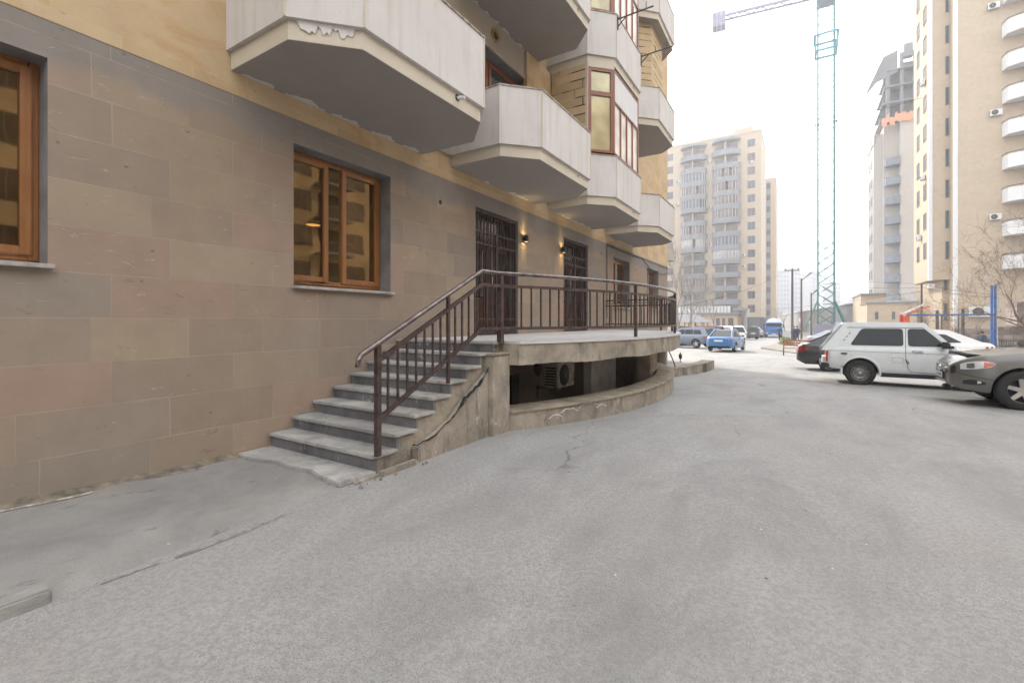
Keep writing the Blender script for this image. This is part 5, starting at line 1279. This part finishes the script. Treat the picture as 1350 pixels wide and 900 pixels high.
# --- building across the yard (seen in the window panes)
OP = empty('apartment_building', (31, 12, 0), 'beige apartment building across the yard, mirrored in the window panes', 'building')
m = MB(); m.box(27, -24, -2, 38, 40, 22); m.build('wall', FARBY, OP)
k = 0
for zb in (1.2, 4.4, 7.6, 10.8, 14.0):
    for y in range(-18, 38, 6):
        far_window(OP, y, y+2.2, zb+.7, zb+2.5, 27, PANEB2, face='x')
        if y % 12 == 0:
            m = MB(); m.box(25.6, y+2.4, zb, 26.98, y+5.8, zb+.2, 0); m.box(26.9, y+3.0, zb+.2, 26.99, y+5.2, zb+2.6, 1)
            for q in range(18): m.bar((25.65, y+2.45+q*.195, zb+.2), (25.65, y+2.45+q*.195, zb+1.15), .03)
            m.bar((25.65, y+2.4, zb+1.15), (25.65, y+5.8, zb+1.15), .06); m.build('balcony', [FARG, DARKIN], OP)

OP2 = empty('apartment_building', (8, -34, 0), 'plain beige building added unseen behind the camera, to be mirrored in car glass and paint', 'building')  # unseen block added behind the camera to feed car reflections and dim low sky
m = MB(); m.box(-4, -44, -2, 38, -34, 15); m.build('wall', FARBY, OP2)
for zb in (1.2, 4.4, 7.6, 10.8):
    for x in range(-2, 36, 4):
        m = MB(); m.box(x, -34.02, zb+.6, x+2.2, -33.97, zb+2.4); m.build('window', PANEB2, OP2)
# ================================================================== CRANE
q = at(1089, 68); CR = empty('tower_crane', (q.x, q.y, .9), 'green lattice tower crane rising above the warehouse out of the frame', 'crane')
s = 1.0; m = MB(); z0 = .95; zj = 49.0
for sx in (-s, s):
    for sy_ in (-s, s):
        k = MB(); k.bar((q.x+sx, q.y+sy_, z0), (q.x+sx, q.y+sy_, zj), .17); k.build('mast_leg', GREEN, CR)
        k = MB(); k.bar((q.x+sx*1.0, q.y+sy_, z0+3.6), (q.x+sx*2.6, q.y+sy_*2.4, z0-.6), .14); k.build('stay', GREEN, CR)
z = z0; i = 0
while z < zj-1.5:
    h = 1.5
    for (a, b) in (((-s, -s), (s, -s)), ((s, -s), (s, s)), ((s, s), (-s, s)), ((-s, s), (-s, -s))):
        th_ = .09 if z < 12 else .055
        m.bar((q.x+a[0], q.y+a[1], z), (q.x+b[0], q.y+b[1], z+h), th_); m.bar((q.x+b[0], q.y+b[1], z), (q.x+a[0], q.y+a[1], z+h), th_) if z < 12 else None
        if i % 2 == 0: m.bar((q.x+a[0], q.y+a[1], z), (q.x+b[0], q.y+b[1], z), .05)
    z += h; i += 1
m.build('lattice', GREEN, CR)
zc = hz(50, 68); m = MB()
for dz, e in ((0, 1.45), (-2.2, 1.25)):
    for (a, b) in (((-e, -e), (e, -e)), ((e, -e), (e, e)), ((e, e), (-e, e)), ((-e, e), (-e, -e))): m.bar((q.x+a[0], q.y+a[1], zc+dz), (q.x+b[0], q.y+b[1], zc+dz), .22)
for sx in (-1.3, 1.3):
    for sy_ in (-1.3, 1.3): m.bar((q.x+sx, q.y+sy_, zc-2.3), (q.x+sx, q.y+sy_, zc), .2)
m.build('climbing_collar', simple('teal_steel', (.04, .30, .36), .5), CR)
zc = hz(166, 68); m = MB()
for dz in (0, .7):
    for (a, b) in (((-1.3, -1.3), (1.3, -1.3)), ((1.3, -1.3), (1.3, 1.3)), ((1.3, 1.3), (-1.3, 1.3)), ((-1.3, 1.3), (-1.3, -1.3))): m.bar((q.x+a[0], q.y+a[1], zc+dz), (q.x+b[0], q.y+b[1], zc+dz), .1)
m.build('tie_collar', GREYP, CR)
m = MB(); m.box(q.x-1.2, q.y-1.2, 48.2, q.x+1.2, q.y+1.2, 50.4); m.build('slewing_unit', GREYP, CR)
e = at(945, 74)-q; e.z = 0; e.normalize(); sd = Vector((-e.y, e.x, 0)); zc = 49.6
cw = at(945, 74); Lc = (Vector((cw.x, cw.y, 0))-Vector((q.x, q.y, 0))).length
m = MB()
for t in (-.6, .6): m.bar((q.x+sd.x*t, q.y+sd.y*t, zc), (q.x+e.x*Lc+sd.x*t, q.y+e.y*Lc+sd.y*t, zc), .24)
for k in range(12):
    t0 = Lc*k/12; t1 = Lc*(k+1)/12; sg = 1 if k % 2 else -1
    m.bar((q.x+e.x*t0+sd.x*.6*sg, q.y+e.y*t0+sd.y*.6*sg, zc), (q.x+e.x*t1-sd.x*.6*sg, q.y+e.y*t1-sd.y*.6*sg, zc), .12)
for t in (-.6, .6): m.tube([(q.x+e.x*Lc*.35+sd.x*t, q.y+e.y*Lc*.35+sd.y*t, zc+.9), (q.x+e.x*Lc*.9+sd.x*t, q.y+e.y*Lc*.9+sd.y*t, zc+.9)], .09, 4)
m.build('counter_jib', GREYP, CR)
m = MB()
for t in (0, .62, 1.24):
    c = (q.x+e.x*(Lc-t), q.y+e.y*(Lc-t)); P = [(c[0]+sd.x*.9, c[1]+sd.y*.9), (c[0]-sd.x*.9, c[1]-sd.y*.9), (c[0]-sd.x*.9+e.x*.6, c[1]-sd.y*.9+e.y*.6), (c[0]+sd.x*.9+e.x*.6, c[1]+sd.y*.9+e.y*.6)]; m.prism(P, zc-1.5, zc+.7)
m.build('counterweight', GREYP, CR)
m = MB(); m.bar((q.x, q.y, 50.4), (q.x, q.y, 56), 1.0); m.build('apex', GREYP, CR)
m = MB()
for t in (-.6, .6): m.bar((q.x-e.x*1+sd.x*t, q.y-e.y*1+sd.y*t, zc), (q.x-e.x*32+sd.x*t, q.y-e.y*32+sd.y*t, zc), .22)
m.bar((q.x-e.x, q.y-e.y, zc+1.2), (q.x-e.x*32, q.y-e.y*32, zc+1.2), .12)
for k in range(20):
    t0 = 1+31*k/20; t1 = 1+31*(k+1)/20
    for sg in (-.6, .6): m.bar((q.x-e.x*t0+sd.x*sg, q.y-e.y*t0+sd.y*sg, zc), (q.x-e.x*(t0+t1)/2, q.y-e.y*(t0+t1)/2, zc+1.2), .05); m.bar((q.x-e.x*(t0+t1)/2, q.y-e.y*(t0+t1)/2, zc+1.2), (q.x-e.x*t1+sd.x*sg, q.y-e.y*t1+sd.y*sg, zc), .05)
m.build('jib', GREYP, CR)
# ================================================================== POLES, WIRES
def pole(u, d, vt, name, label, r=.09, mat=POLE, arm=None, cat='pole'):
    p = at(u, d); zb = gz(p.y); zt = hz(vt, d); c = empty(name, (p.x, p.y, zb), label, cat, 'poles along the yard')
    m = MB(); m.tube([(p.x, p.y, zb-.1), (p.x, p.y, (zb+zt)/2), (p.x, p.y, zt)], [r, r*.9, r*.75], 10); m.build('shaft', mat, c, smooth=True)
    if arm:
        a = at(arm[0], d); za = hz(arm[1], d)
        m = MB(); m.tube([(p.x, p.y, zt-.25), (a.x, a.y, za)], .05, 6); m.build('arm', mat, c)
        dv = Vector((a.x-p.x, a.y-p.y, za-zt+.25)).normalized(); b = Vector((a.x, a.y, za)); m = MB(); m.bar(b-dv*.1, b+dv*.55, .2, .1); m.build('lamp_head', POLEG, c)
    return c, p, zt
_, pp1, zt1 = pole(1044.5, 50, 355, 'utility_pole', 'tall dark utility pole carrying the wires, leftmost of the three poles', .13, POLEG)
m = MB(); m.bar((pp1.x-.7, pp1.y-.2, zt1-.12), (pp1.x+.6, pp1.y+.2, zt1-.12), .1)
for t in (-.65, 0, .55): m.tube([(pp1.x+t, pp1.y+t*.3, zt1-.1), (pp1.x+t, pp1.y+t*.3, zt1+.12)], .05, 6)
m.build('crossarm', POLEG, _)
_, pp2, zt2_ = pole(1056.5, 52, 367, 'street_lamp', 'rusty street lamp with an upward arm, middle of the three poles', .11, POLE, (1065, 363), 'street lamp')
_, pp3, zt3 = pole(1069.5, 48, 386, 'street_lamp', 'shorter rusty street lamp beside the parked white sedan, rightmost of the three poles', .09, POLE, (1075, 384), 'street lamp')
_, pp4, zt4 = pole(1215, 30, 374, 'utility_pole', 'dark brown pole holding wires beside the orange playground frame', .07, POLE)
m = MB(); m.bar((pp4.x, pp4.y, zt4-.05), (pp4.x+.5, pp4.y+.25, zt4-.02), .06); m.box(pp4.x+.35, pp4.y+.1, zt4-.3, pp4.x+.65, pp4.y+.35, zt4-.02); m.build('lamp_head', WHITEM, _)
def wire(a, b, s, label, r=.012):
    m = MB(); m.tube(sag(a, b, s, 24), r, 4); tag(m.build('overhead_wire', CABLE), label, 'wire', 'overhead wires')
T1 = Vector((pp1.x, pp1.y, zt1))
p = at(884, 24); wire(T1+Vector((-.5, 0, 0)), (W+.1, 22.1, hz(412, 22)+.2), .5, 'overhead wire from the tall utility pole down to the near building')
r_ = at(1212, 31); wire(T1, (pp4.x, pp4.y, zt4), .35, 'upper overhead wire between the tall utility pole and the playground pole'); wire(T1-Vector((0, 0, .25)), (pp4.x, pp4.y, zt4-.25), .6, 'lower overhead wire between the tall utility pole and the playground pole')
bp = at(1311, 26); bpz = hz(388, 26)
wire((pp4.x, pp4.y, zt4), (bp.x, bp.y, bpz), .1, 'upper wire running from the playground pole to the blue posts'); wire((pp4.x, pp4.y, zt4-.2), (bp.x, bp.y, bpz-.15), .15, 'lower wire running from the playground pole to the blue posts')
a = at(1100, 50); b = at(1206, 46); wire((a.x, a.y, hz(160, 50)), (XR2, 66, hz(132, 50)+.3), .1, 'high dark wire reaching the side of the beige tower', .03)
wire((at(990, 70).x, at(990, 70).y, hz(409, 70)), (pp4.x, pp4.y, zt4-.5), .2, 'thin low wire crossing in front of the warehouse')
# ================================================================== BENCH
p = at(1052, 27); bz = gz(p.y); BN = empty('bench', (p.x, p.y, bz), 'slatted park bench with dark iron ends behind the black sedan', 'bench', rz=0.0)
for i, z in enumerate((.62, .74, .88)): m = MB(); m.box(-.75, .12+.02*i, z-.045, .95, .15+.02*i, z+.045); m.build('back_slat', BENCHW, BN, local=True)
for i in range(3): m = MB(); m.box(-.75, -.35+i*.15, .43, .95, -.24+i*.15, .46); m.build('seat_slat', BENCHW, BN, local=True)
for x in (-.72, .1, .92):
    m = MB(); m.bar((x, -.33, 0), (x, -.33, .43), .05); m.bar((x, .12, 0), (x, .2, .95), .05); m.bar((x, -.36, .42), (x, .14, .42), .05); m.bar((x, -.34, .2), (x, .13, .2), .03); m.build('leg_frame', POLEG, BN, local=True)
# ================================================================== PLAYGROUND
p = at(1198, 28); pz = gz(p.y)
PG = empty('playground_frame', (p.x, p.y, pz), 'orange and red steel playground frame with slanting white and orange bars', 'playground frame')
a = at(1188, 28); b = at(1194.5, 28); c = at(1225, 27); zt = hz(414.5, 28)
for (q_, mt, dx) in ((a, REDP, 0), (b, ORANGE, 0), (at(1191, 28.6), ORANGE, 0), (at(1197, 28.3), ORANGE, 0)):
    m = MB(); m.tube([(q_.x, q_.y, pz-.1), (q_.x, q_.y, zt)], .085, 8); m.build('post', mt, PG)
for (q_, mt, du) in ((a, FARW, 0), (b, ORANGE, 0)):
    e_ = at(1218 if du == 0 else 1222, 27.5); m = MB(); m.bar((q_.x, q_.y, zt), (e_.x+(b-a).x*(q_ == b), e_.y, hz(401 if q_ == a else 404, 27.5)), .09); m.build('slanting_bar', mt, PG)
m = MB(); m.bar((a.x, a.y, zt-.02), (b.x, b.y, zt-.02), .12); m.build('cross_bar', FARW, PG)
m = MB(); m.bar((b.x, b.y, hz(415.5, 28)), (bp.x, bp.y, hz(414.5, 26)), .09); m.build('blue_crossbar', BLUEP, PG)
for (u, vt) in ((1235.5, 409), (1269.5, 407)):
    q_ = at(u, 27.5); m = MB(); m.tube([(q_.x, q_.y, pz-.1), (q_.x, q_.y, hz(vt, 27.5))], .075, 8); m.build('post', POLEG, PG)
for (u, vt) in ((1241.5, 416), (1263.5, 416)):
    q_ = at(u, 27.5); m = MB(); m.tube([(q_.x, q_.y, pz-.1), (q_.x, q_.y, hz(vt, 27.5))], .035, 6); m.build('thin_post', POLEG, PG)
m = MB(); m.bar((at(1241.5, 27.5).x, at(1241.5, 27.5).y, hz(422, 27.5)), (at(1263.5, 27.5).x, at(1263.5, 27.5).y, hz(422, 27.5)), .03); m.build('ladder_rung', POLEG, PG)
for (u, vb) in ((1307.5, 452), (1312, 455)):
    q_ = at(u, 26); c_ = empty('blue_post', (q_.x, q_.y, gz(q_.y)), 'blue painted steel post at the yard fence, '+('left of the pair' if u < 1310 else 'right of the pair, with brackets on top'), 'post', 'pair of blue posts')
    m = MB(); m.tube([(q_.x, q_.y, gz(q_.y)-.1), (q_.x, q_.y, hz(376, 26))], .062, 10); m.build('shaft', BLUEP, c_, smooth=True)
    if u > 1310:
        m = MB(); e_ = at(1319, 26); m.bar((q_.x, q_.y, hz(374.5, 26)), (e_.x, e_.y, hz(373.5, 26)), .12); m.bar((q_.x, q_.y, hz(411, 26)), (e_.x, e_.y, hz(411, 26)), .05); m.tube([(e_.x, e_.y, hz(411, 26)), (e_.x, e_.y, hz(407, 26))], .04, 6); m.tube([(at(1316, 26).x, at(1316, 26).y, hz(376, 26)), (at(1316, 26).x, at(1316, 26).y, hz(409, 26))], .02, 5); m.build('bracket', GREYM, c_)
# yard fence
F0, F1 = at(1236, 29.0), at(1420, 24.5); zz = gz(F0.y)
FE = empty('yard_fence', (F0.x, F0.y, zz), 'low dark iron railing fence in front of the right tower', 'fence')
for z in (.35, .7, 1.0): m = MB(); m.bar((F0.x, F0.y, zz+z), (F1.x, F1.y, zz+z), .04); m.build('rail', POLEG, FE)
N = 60
for i in range(N+1):
    q_ = F0.lerp(F1, i/N); m = MB(); m.bar((q_.x, q_.y, zz), (q_.x, q_.y, zz+1.08), .05 if i % 10 == 0 else .022); m.build('bar', POLEG, FE)
# rubble garden wall and shed at the right edge
m = MB(); a = at(1316, 31); b = at(1440, 29); m.ext([(a.x, a.y, -1), (b.x, b.y, -1), (b.x, b.y, hz(430, 30)), (a.x, a.y, hz(431, 30))], (0, .4, 0)); tag(m.build('garden_wall', RUBBLE, bevel=.03), 'rough rubble stone wall at the right edge behind the bare tree', 'garden wall')
m = MB(); a = at(1341, 30); b = at(1420, 30); m.ext([(a.x, a.y, hz(430, 30)), (b.x, b.y, hz(430, 30)), (b.x, b.y, hz(392, 30)), (a.x, a.y, hz(398, 30))], (0, 2, 0)); tag(m.build('stone_shed', RUBBLE, bevel=.03), 'dark rough stone shed wall cut by the right edge of the photo', 'shed')
# traffic island
m = MB(); a = at(1028, 36); isl = [at(1003, 36), at(1046, 30), at(1062, 29), at(1075, 40), at(1068, 60), at(1040, 60), at(1024, 42)]
m.prism([(q_.x, q_.y) for q_ in isl], -1.2, gz(36)+.07); tag(m.build('pavement', simple('dusty_island', (.26, .235, .20), .9, scale=2)), kind='structure')
# ================================================================== TREES
def tree(base, h, label, seed, spread=.5, lean=(0, 0), levels=5, mat=BARK, r0=.11, kids=3, name='bare_tree', up=.35, trunk_frac=.35, group='bare winter trees'):
    r = random.Random(seed); root = empty(name, base, label, 'tree', group); tr = MB(); br = MB()
    def grow_(p, d, L_, rad, lv):
        pts = [p]; n_ = 4; rr = [rad]
        for i in range(n_):
            d = (d+Vector((r.uniform(-1, 1), r.uniform(-1, 1), r.uniform(-.6, 1)))*.13+Vector((0, 0, up*.12))).normalized()
            p = p+d*L_/n_; pts.append(p); rr.append(rad*(1-.45*(i+1)/n_))
        (tr if lv == 0 else br).tube(pts, rr, 7 if lv == 0 else (5 if lv < 2 else 3), cap=False)
        if lv >= levels: return
        for k in range(kids+(1 if lv < 2 else 0)):
            t = r.uniform(.35, 1.0) if k else 1.0; i = min(n_-1, int(t*n_)); q_ = pts[i].lerp(pts[i+1], t*n_-i) if i < n_ else pts[-1]
            a = r.uniform(0, 2*pi); side_ = d.cross(Vector((cos(a), sin(a), .2))).normalized()
            nd = (d*(1-spread*.6)+side_*spread*r.uniform(.6, 1.3)).normalized()
            grow_(q_, nd, L_*r.uniform(.55, .85), max(.006, rr[-1]*r.uniform(.55, .85)), lv+1)
    grow_(Vector(base), Vector((lean[0], lean[1], 1)).normalized(), h*trunk_frac, r0, 0)
    tr.build('trunk', mat, root, smooth=True); br.build('branches', mat, root, smooth=True)
    return root
LT = [(896, 40, 9.5, 1, .35), (908, 46, 9.0, 2, .4), (918, 52, 9.5, 3, .45), (928, 60, 9.0, 4, .5), (940, 66, 8.5, 5, .5)]
for (u, d_, h, sd_, sp_), lb in zip(LT, ('tall pale bare tree nearest the corner of the near building', 'slender bare tree, second from the corner of the near building', 'bare tree in the middle of the left row', 'bushy bare tree, second from the right in the left row', 'bare tree in front of the low shop parapet, rightmost of the left row')):
    p = at(u, d_); tree((p.x, p.y, gz(p.y)), h, lb, sd_, sp_, levels=5, mat=BARK, r0=.14, kids=3, up=.9)
p = at(1034, 120); tree((p.x, p.y, -1.2), 9, 'hazy bare tree beyond the lorry beside the warehouse', 12, .5, levels=4, mat=BARK, r0=.15)
p = at(1392, 21); tree((p.x, p.y, gz(18)), 7.4, 'spreading bare tree with brown twigs reaching in from the right edge', 31, .62, lean=(-.55, -.1), levels=6, mat=BARK2, r0=.085, kids=3, up=.12, trunk_frac=.34)
# shrubs
def shrub(u, d_, rx, h, label, n_=900, mat=LEAF, seed=1):
    p = at(u, d_); z = gz(p.y); r = random.Random(seed); root = empty('shrub', (p.x, p.y, z), label, 'shrub'); m = MB()
    for i in range(n_):
        a = r.uniform(0, 2*pi); t = r.random()**.5; zz_ = r.random(); R_ = rx*sqrt(max(0, 1-(zz_*1.0-.15)**2))*t*r.uniform(.8, 1.15); c = Vector((p.x+R_*cos(a), p.y+R_*sin(a), z+zz_*h)); s_ = r.uniform(.04, .10)
        v1 = Vector((r.uniform(-1, 1), r.uniform(-1, 1), r.uniform(-1, 1))).normalized()*s_; v2 = v1.orthogonal().normalized()*s_*.6
        m.add([c-v1, c+v2, c+v1, c-v2], [(0, 1, 2, 3)])
    m.build('foliage', mat, root); k = MB(); 
    for i in range(6): k.tube([(p.x, p.y, z), (p.x+r.uniform(-.6, .6)*rx, p.y+r.uniform(-.6, .6)*rx, z+h*.7)], .02, 4)
    k.build('stems', BARK2, root)
shrub(901, 41, .8, 1.7, 'dark green shrub behind the terrace railing end', 1400, seed=2)
shrub(1036, 40, .6, .8, 'yellow green low shrub on the island left of the bench', 500, simple('yellow_leaf', (.20, .22, .05), .8), seed=5)
# ================================================================== PEOPLE
def person(loc, rz, label, pose='walk', jacket=J_DK, h=1.74, group='people in the yard'):
    s = h/1.74
    if pose == 'sit':
        J = {'pel': (0, 0, .52), 'ch': (.04, 0, .95), 'nk': (.10, 0, 1.13), 'hd': (.15, 0, 1.27), 'kl': (.42, .12, .50), 'kr': (.44, -.12, .50), 'al': (.40, .13, .08), 'ar': (.46, -.14, .08), 'tl': (.56, .15, .03), 'tr': (.62, -.15, .03),
             'sl': (.06, .19, 1.05), 'sr': (.06, -.19, 1.05), 'el': (.14, .24, .78), 'er': (.14, -.24, .78), 'wl': (.38, .12, .68), 'wr': (.38, -.1, .68), 'hl': (.43, .08, .66), 'hr': (.43, -.06, .66)}
    else:
        st = .20 if pose == 'walk' else .03
        J = {'pel': (0, 0, .95), 'ch': (.02, 0, 1.28), 'nk': (.03, 0, 1.48), 'hd': (.05, 0, 1.63), 'kl': (st*.9, .10, .52), 'kr': (-st*.2, -.10, .50), 'al': (st*1.1, .10, .09), 'ar': (-st*1.5, -.10, .12), 'tl': (st*1.1+.17, .12, .03), 'tr': (-st*1.5+.15, -.12, .03),
             'sl': (.01, .19, 1.41), 'sr': (.01, -.19, 1.41), 'el': (-st*.5, .25, 1.13), 'er': (st*.6, -.25, 1.13), 'wl': (-st*.3+.08, .24, .88), 'wr': (st*1.1+.1, -.22, .9), 'hl': (-st*.2+.11, .23, .80), 'hr': (st*1.2+.14, -.2, .83)}
    R_ = {'pel': .15, 'ch': .165, 'nk': .06, 'hd': .095, 'kl': .065, 'kr': .065, 'al': .045, 'ar': .045, 'tl': .04, 'tr': .04, 'sl': .08, 'sr': .08, 'el': .055, 'er': .055, 'wl': .035, 'wr': .035, 'hl': .035, 'hr': .035}
    E = [('pel', 'ch'), ('ch', 'nk'), ('nk', 'hd'), ('pel', 'kl'), ('pel', 'kr'), ('kl', 'al'), ('kr', 'ar'), ('al', 'tl'), ('ar', 'tr'), ('ch', 'sl'), ('ch', 'sr'), ('sl', 'el'), ('sr', 'er'), ('el', 'wl'), ('er', 'wr'), ('wl', 'hl'), ('wr', 'hr')]
    ks = list(J); me = bpy.data.meshes.new('body'); me.from_pydata([tuple(c*s for c in J[k]) for k in ks], [(ks.index(a), ks.index(b)) for a, b in E], [])
    o = bpy.data.objects.new('body', me); col.objects.link(o); md = o.modifiers.new('s', 'SKIN'); md.use_smooth_shade = True
    for i, k in enumerate(ks):
        sv = me.skin_vertices[0].data[i]; sv.radius = (R_[k]*s, R_[k]*s*(1.1 if k == 'ch' else 1)); sv.use_root = (k == 'pel')
    o.modifiers.new('u', 'SUBSURF').levels = 1; o.modifiers['u'].render_levels = 1
    dg = bpy.context.evaluated_depsgraph_get(); nm = bpy.data.meshes.new_from_object(o.evaluated_get(dg)); bpy.data.objects.remove(o)
    for mt in (jacket, TROU, SKIN): nm.materials.append(mt)
    zt = J['pel'][2]*s; 
    for p_ in nm.polygons:
        c = p_.center; hd = c.z > J['nk'][2]*s+.02
        hand = (Vector(J['hl'])*s-c).length < .07 or (Vector(J['hr'])*s-c).length < .07
        arm = abs(c.y) > .19*s and c.z > .6*s
        p_.material_index = 2 if (hd or hand) else (0 if (c.z > zt-.06 or arm) and not (pose == 'sit' and c.x > .2 and c.z < .62*s) else 1); p_.use_smooth = True
    root = empty('person', loc, label, 'person', group, rz); b = bpy.data.objects.new('body', nm); col.objects.link(b); b.parent = root
    hx, hy, hz_ = [c*s for c in J['hd']]; m = MB(); m.rev([(.0, .115), (.06, .10), (.098, .05), (.105, .0), (.10, -.03), (.085, -.03)], (hx-.018, hy, hz_+.02), 14, axis='z'); m.build('hair', HAIR, root, local=True, smooth=True)
    m = MB(); m.tube([(hx+.085, hy, hz_+.02), (hx+.115, hy, hz_-.015), (hx+.09, hy, hz_-.025)], .014, 5); m.build('nose', SKIN, root, local=True, smooth=True)
    return root
p = at(1027.5, 58); person((p.x, p.y, gz(p.y)), -1.9, 'person in dark jacket walking on the road beside the blue lorry', 'walk', J_BLUE)
p = at(1047, 46); person((p.x, p.y, gz(p.y)+.05), -2.4, 'person in dark blue coat standing at the foot of the tall pole', 'stand', J_BLUE)
p = at(1051, 47); person((p.x, p.y, gz(p.y)+.05), 2.0, 'person in dark clothes standing between the pole and the parked cars', 'stand', J_DK)
p = at(1297, 30); person((p.x, p.y, gz(p.y)+.12), -2.6, 'seated person in a dark blue jacket near the blue posts', 'sit', J_BLUE)
p = at(1290.5, 30.5); person((p.x, p.y, gz(p.y)-.1), 0.6, 'person in dark clothes standing beside the seated one', 'stand', J_DK, 1.5)
p = at(1297, 30.3); m = MB(); zz = gz(p.y); m.box(p.x-.9, p.y+.0, zz, p.x+.9, p.y+.35, zz+.45); tag(m.build('stone_bench', OLDL, bevel=.03), 'low stone bench under the seated person by the blue posts', 'bench')
# haze
m = MB(); m.box(-690, -690, -4.0, 690, 690, 62)
nz = bpy.data.materials.new('haze_air'); nz.use_nodes = True; t = nz.node_tree; t.nodes.remove(t.nodes['Principled BSDF']); pv = t.nodes.new('ShaderNodeVolumePrincipled')
pv.inputs['Color'].default_value = (.93, .95, 1, 1); pv.inputs['Density'].default_value = .0020; pv.inputs['Anisotropy'].default_value = .3
t.links.new(pv.outputs[0], t.nodes['Material Output'].inputs['Volume'])
tag(m.build('haze', nz), kind='stuff')
# ================================================================== LIGHT, SKY, CAMERA
SUN = Vector((-0.676, 0.737, 0)).normalized(); EL = radians(36)
d = Vector((SUN.x*cos(EL), SUN.y*cos(EL), sin(EL)))
li = bpy.data.lights.new('sun', 'SUN'); li.energy = 2.0; li.angle = radians(2.0); li.color = (1, .94, .86)
so = bpy.data.objects.new('sun', li); col.objects.link(so); so.rotation_euler = d.to_track_quat('Z', 'Y').to_euler(); so.location = (0, 0, 60)
w = bpy.data.worlds.new('World'); scn.world = w; w.use_nodes = True
nt = w.node_tree; bg = nt.nodes['Background']; sky = nt.nodes.new('ShaderNodeTexSky'); sky.sky_type = 'NISHITA'; sky.sun_disc = False
sky.sun_elevation = EL; sky.sun_rotation = atan2(SUN.x, SUN.y); sky.dust_density = 4; sky.air_density = 1.0; sky.ozone_density = 1
mx = nt.nodes.new('ShaderNodeMix'); mx.data_type = 'RGBA'; mx.inputs[0].default_value = .72; mx.inputs[7].default_value = (10.0, 10.0, 10.1, 1)
nt.links.new(sky.outputs[0], mx.inputs[6]); nt.links.new(mx.outputs[2], bg.inputs[0]); bg.inputs[1].default_value = .15
cd = bpy.data.cameras.new('camera'); cam = bpy.data.objects.new('camera', cd); col.objects.link(cam); scn.camera = cam
cam.location = (0, 0, 1.5); cam.rotation_euler = (pi/2, 0, TH)
cd.sensor_width = 36; cd.lens = 610/1350*36; cd.shift_y = -27/1350; cd.clip_end = 3000; cd.clip_start = .05
scn.view_settings.view_transform = 'Standard'; scn.view_settings.look = 'None'; scn.view_settings.exposure = 1.3; scn.view_settings.gamma = 1
scn.render.resolution_x = 1024; scn.render.resolution_y = 682
scn.cycles.max_bounces = 6; scn.cycles.diffuse_bounces = 3; scn.cycles.glossy_bounces = 3; scn.cycles.transmission_bounces = 2; scn.cycles.volume_bounces = 0; scn.cycles.transparent_max_bounces = 6
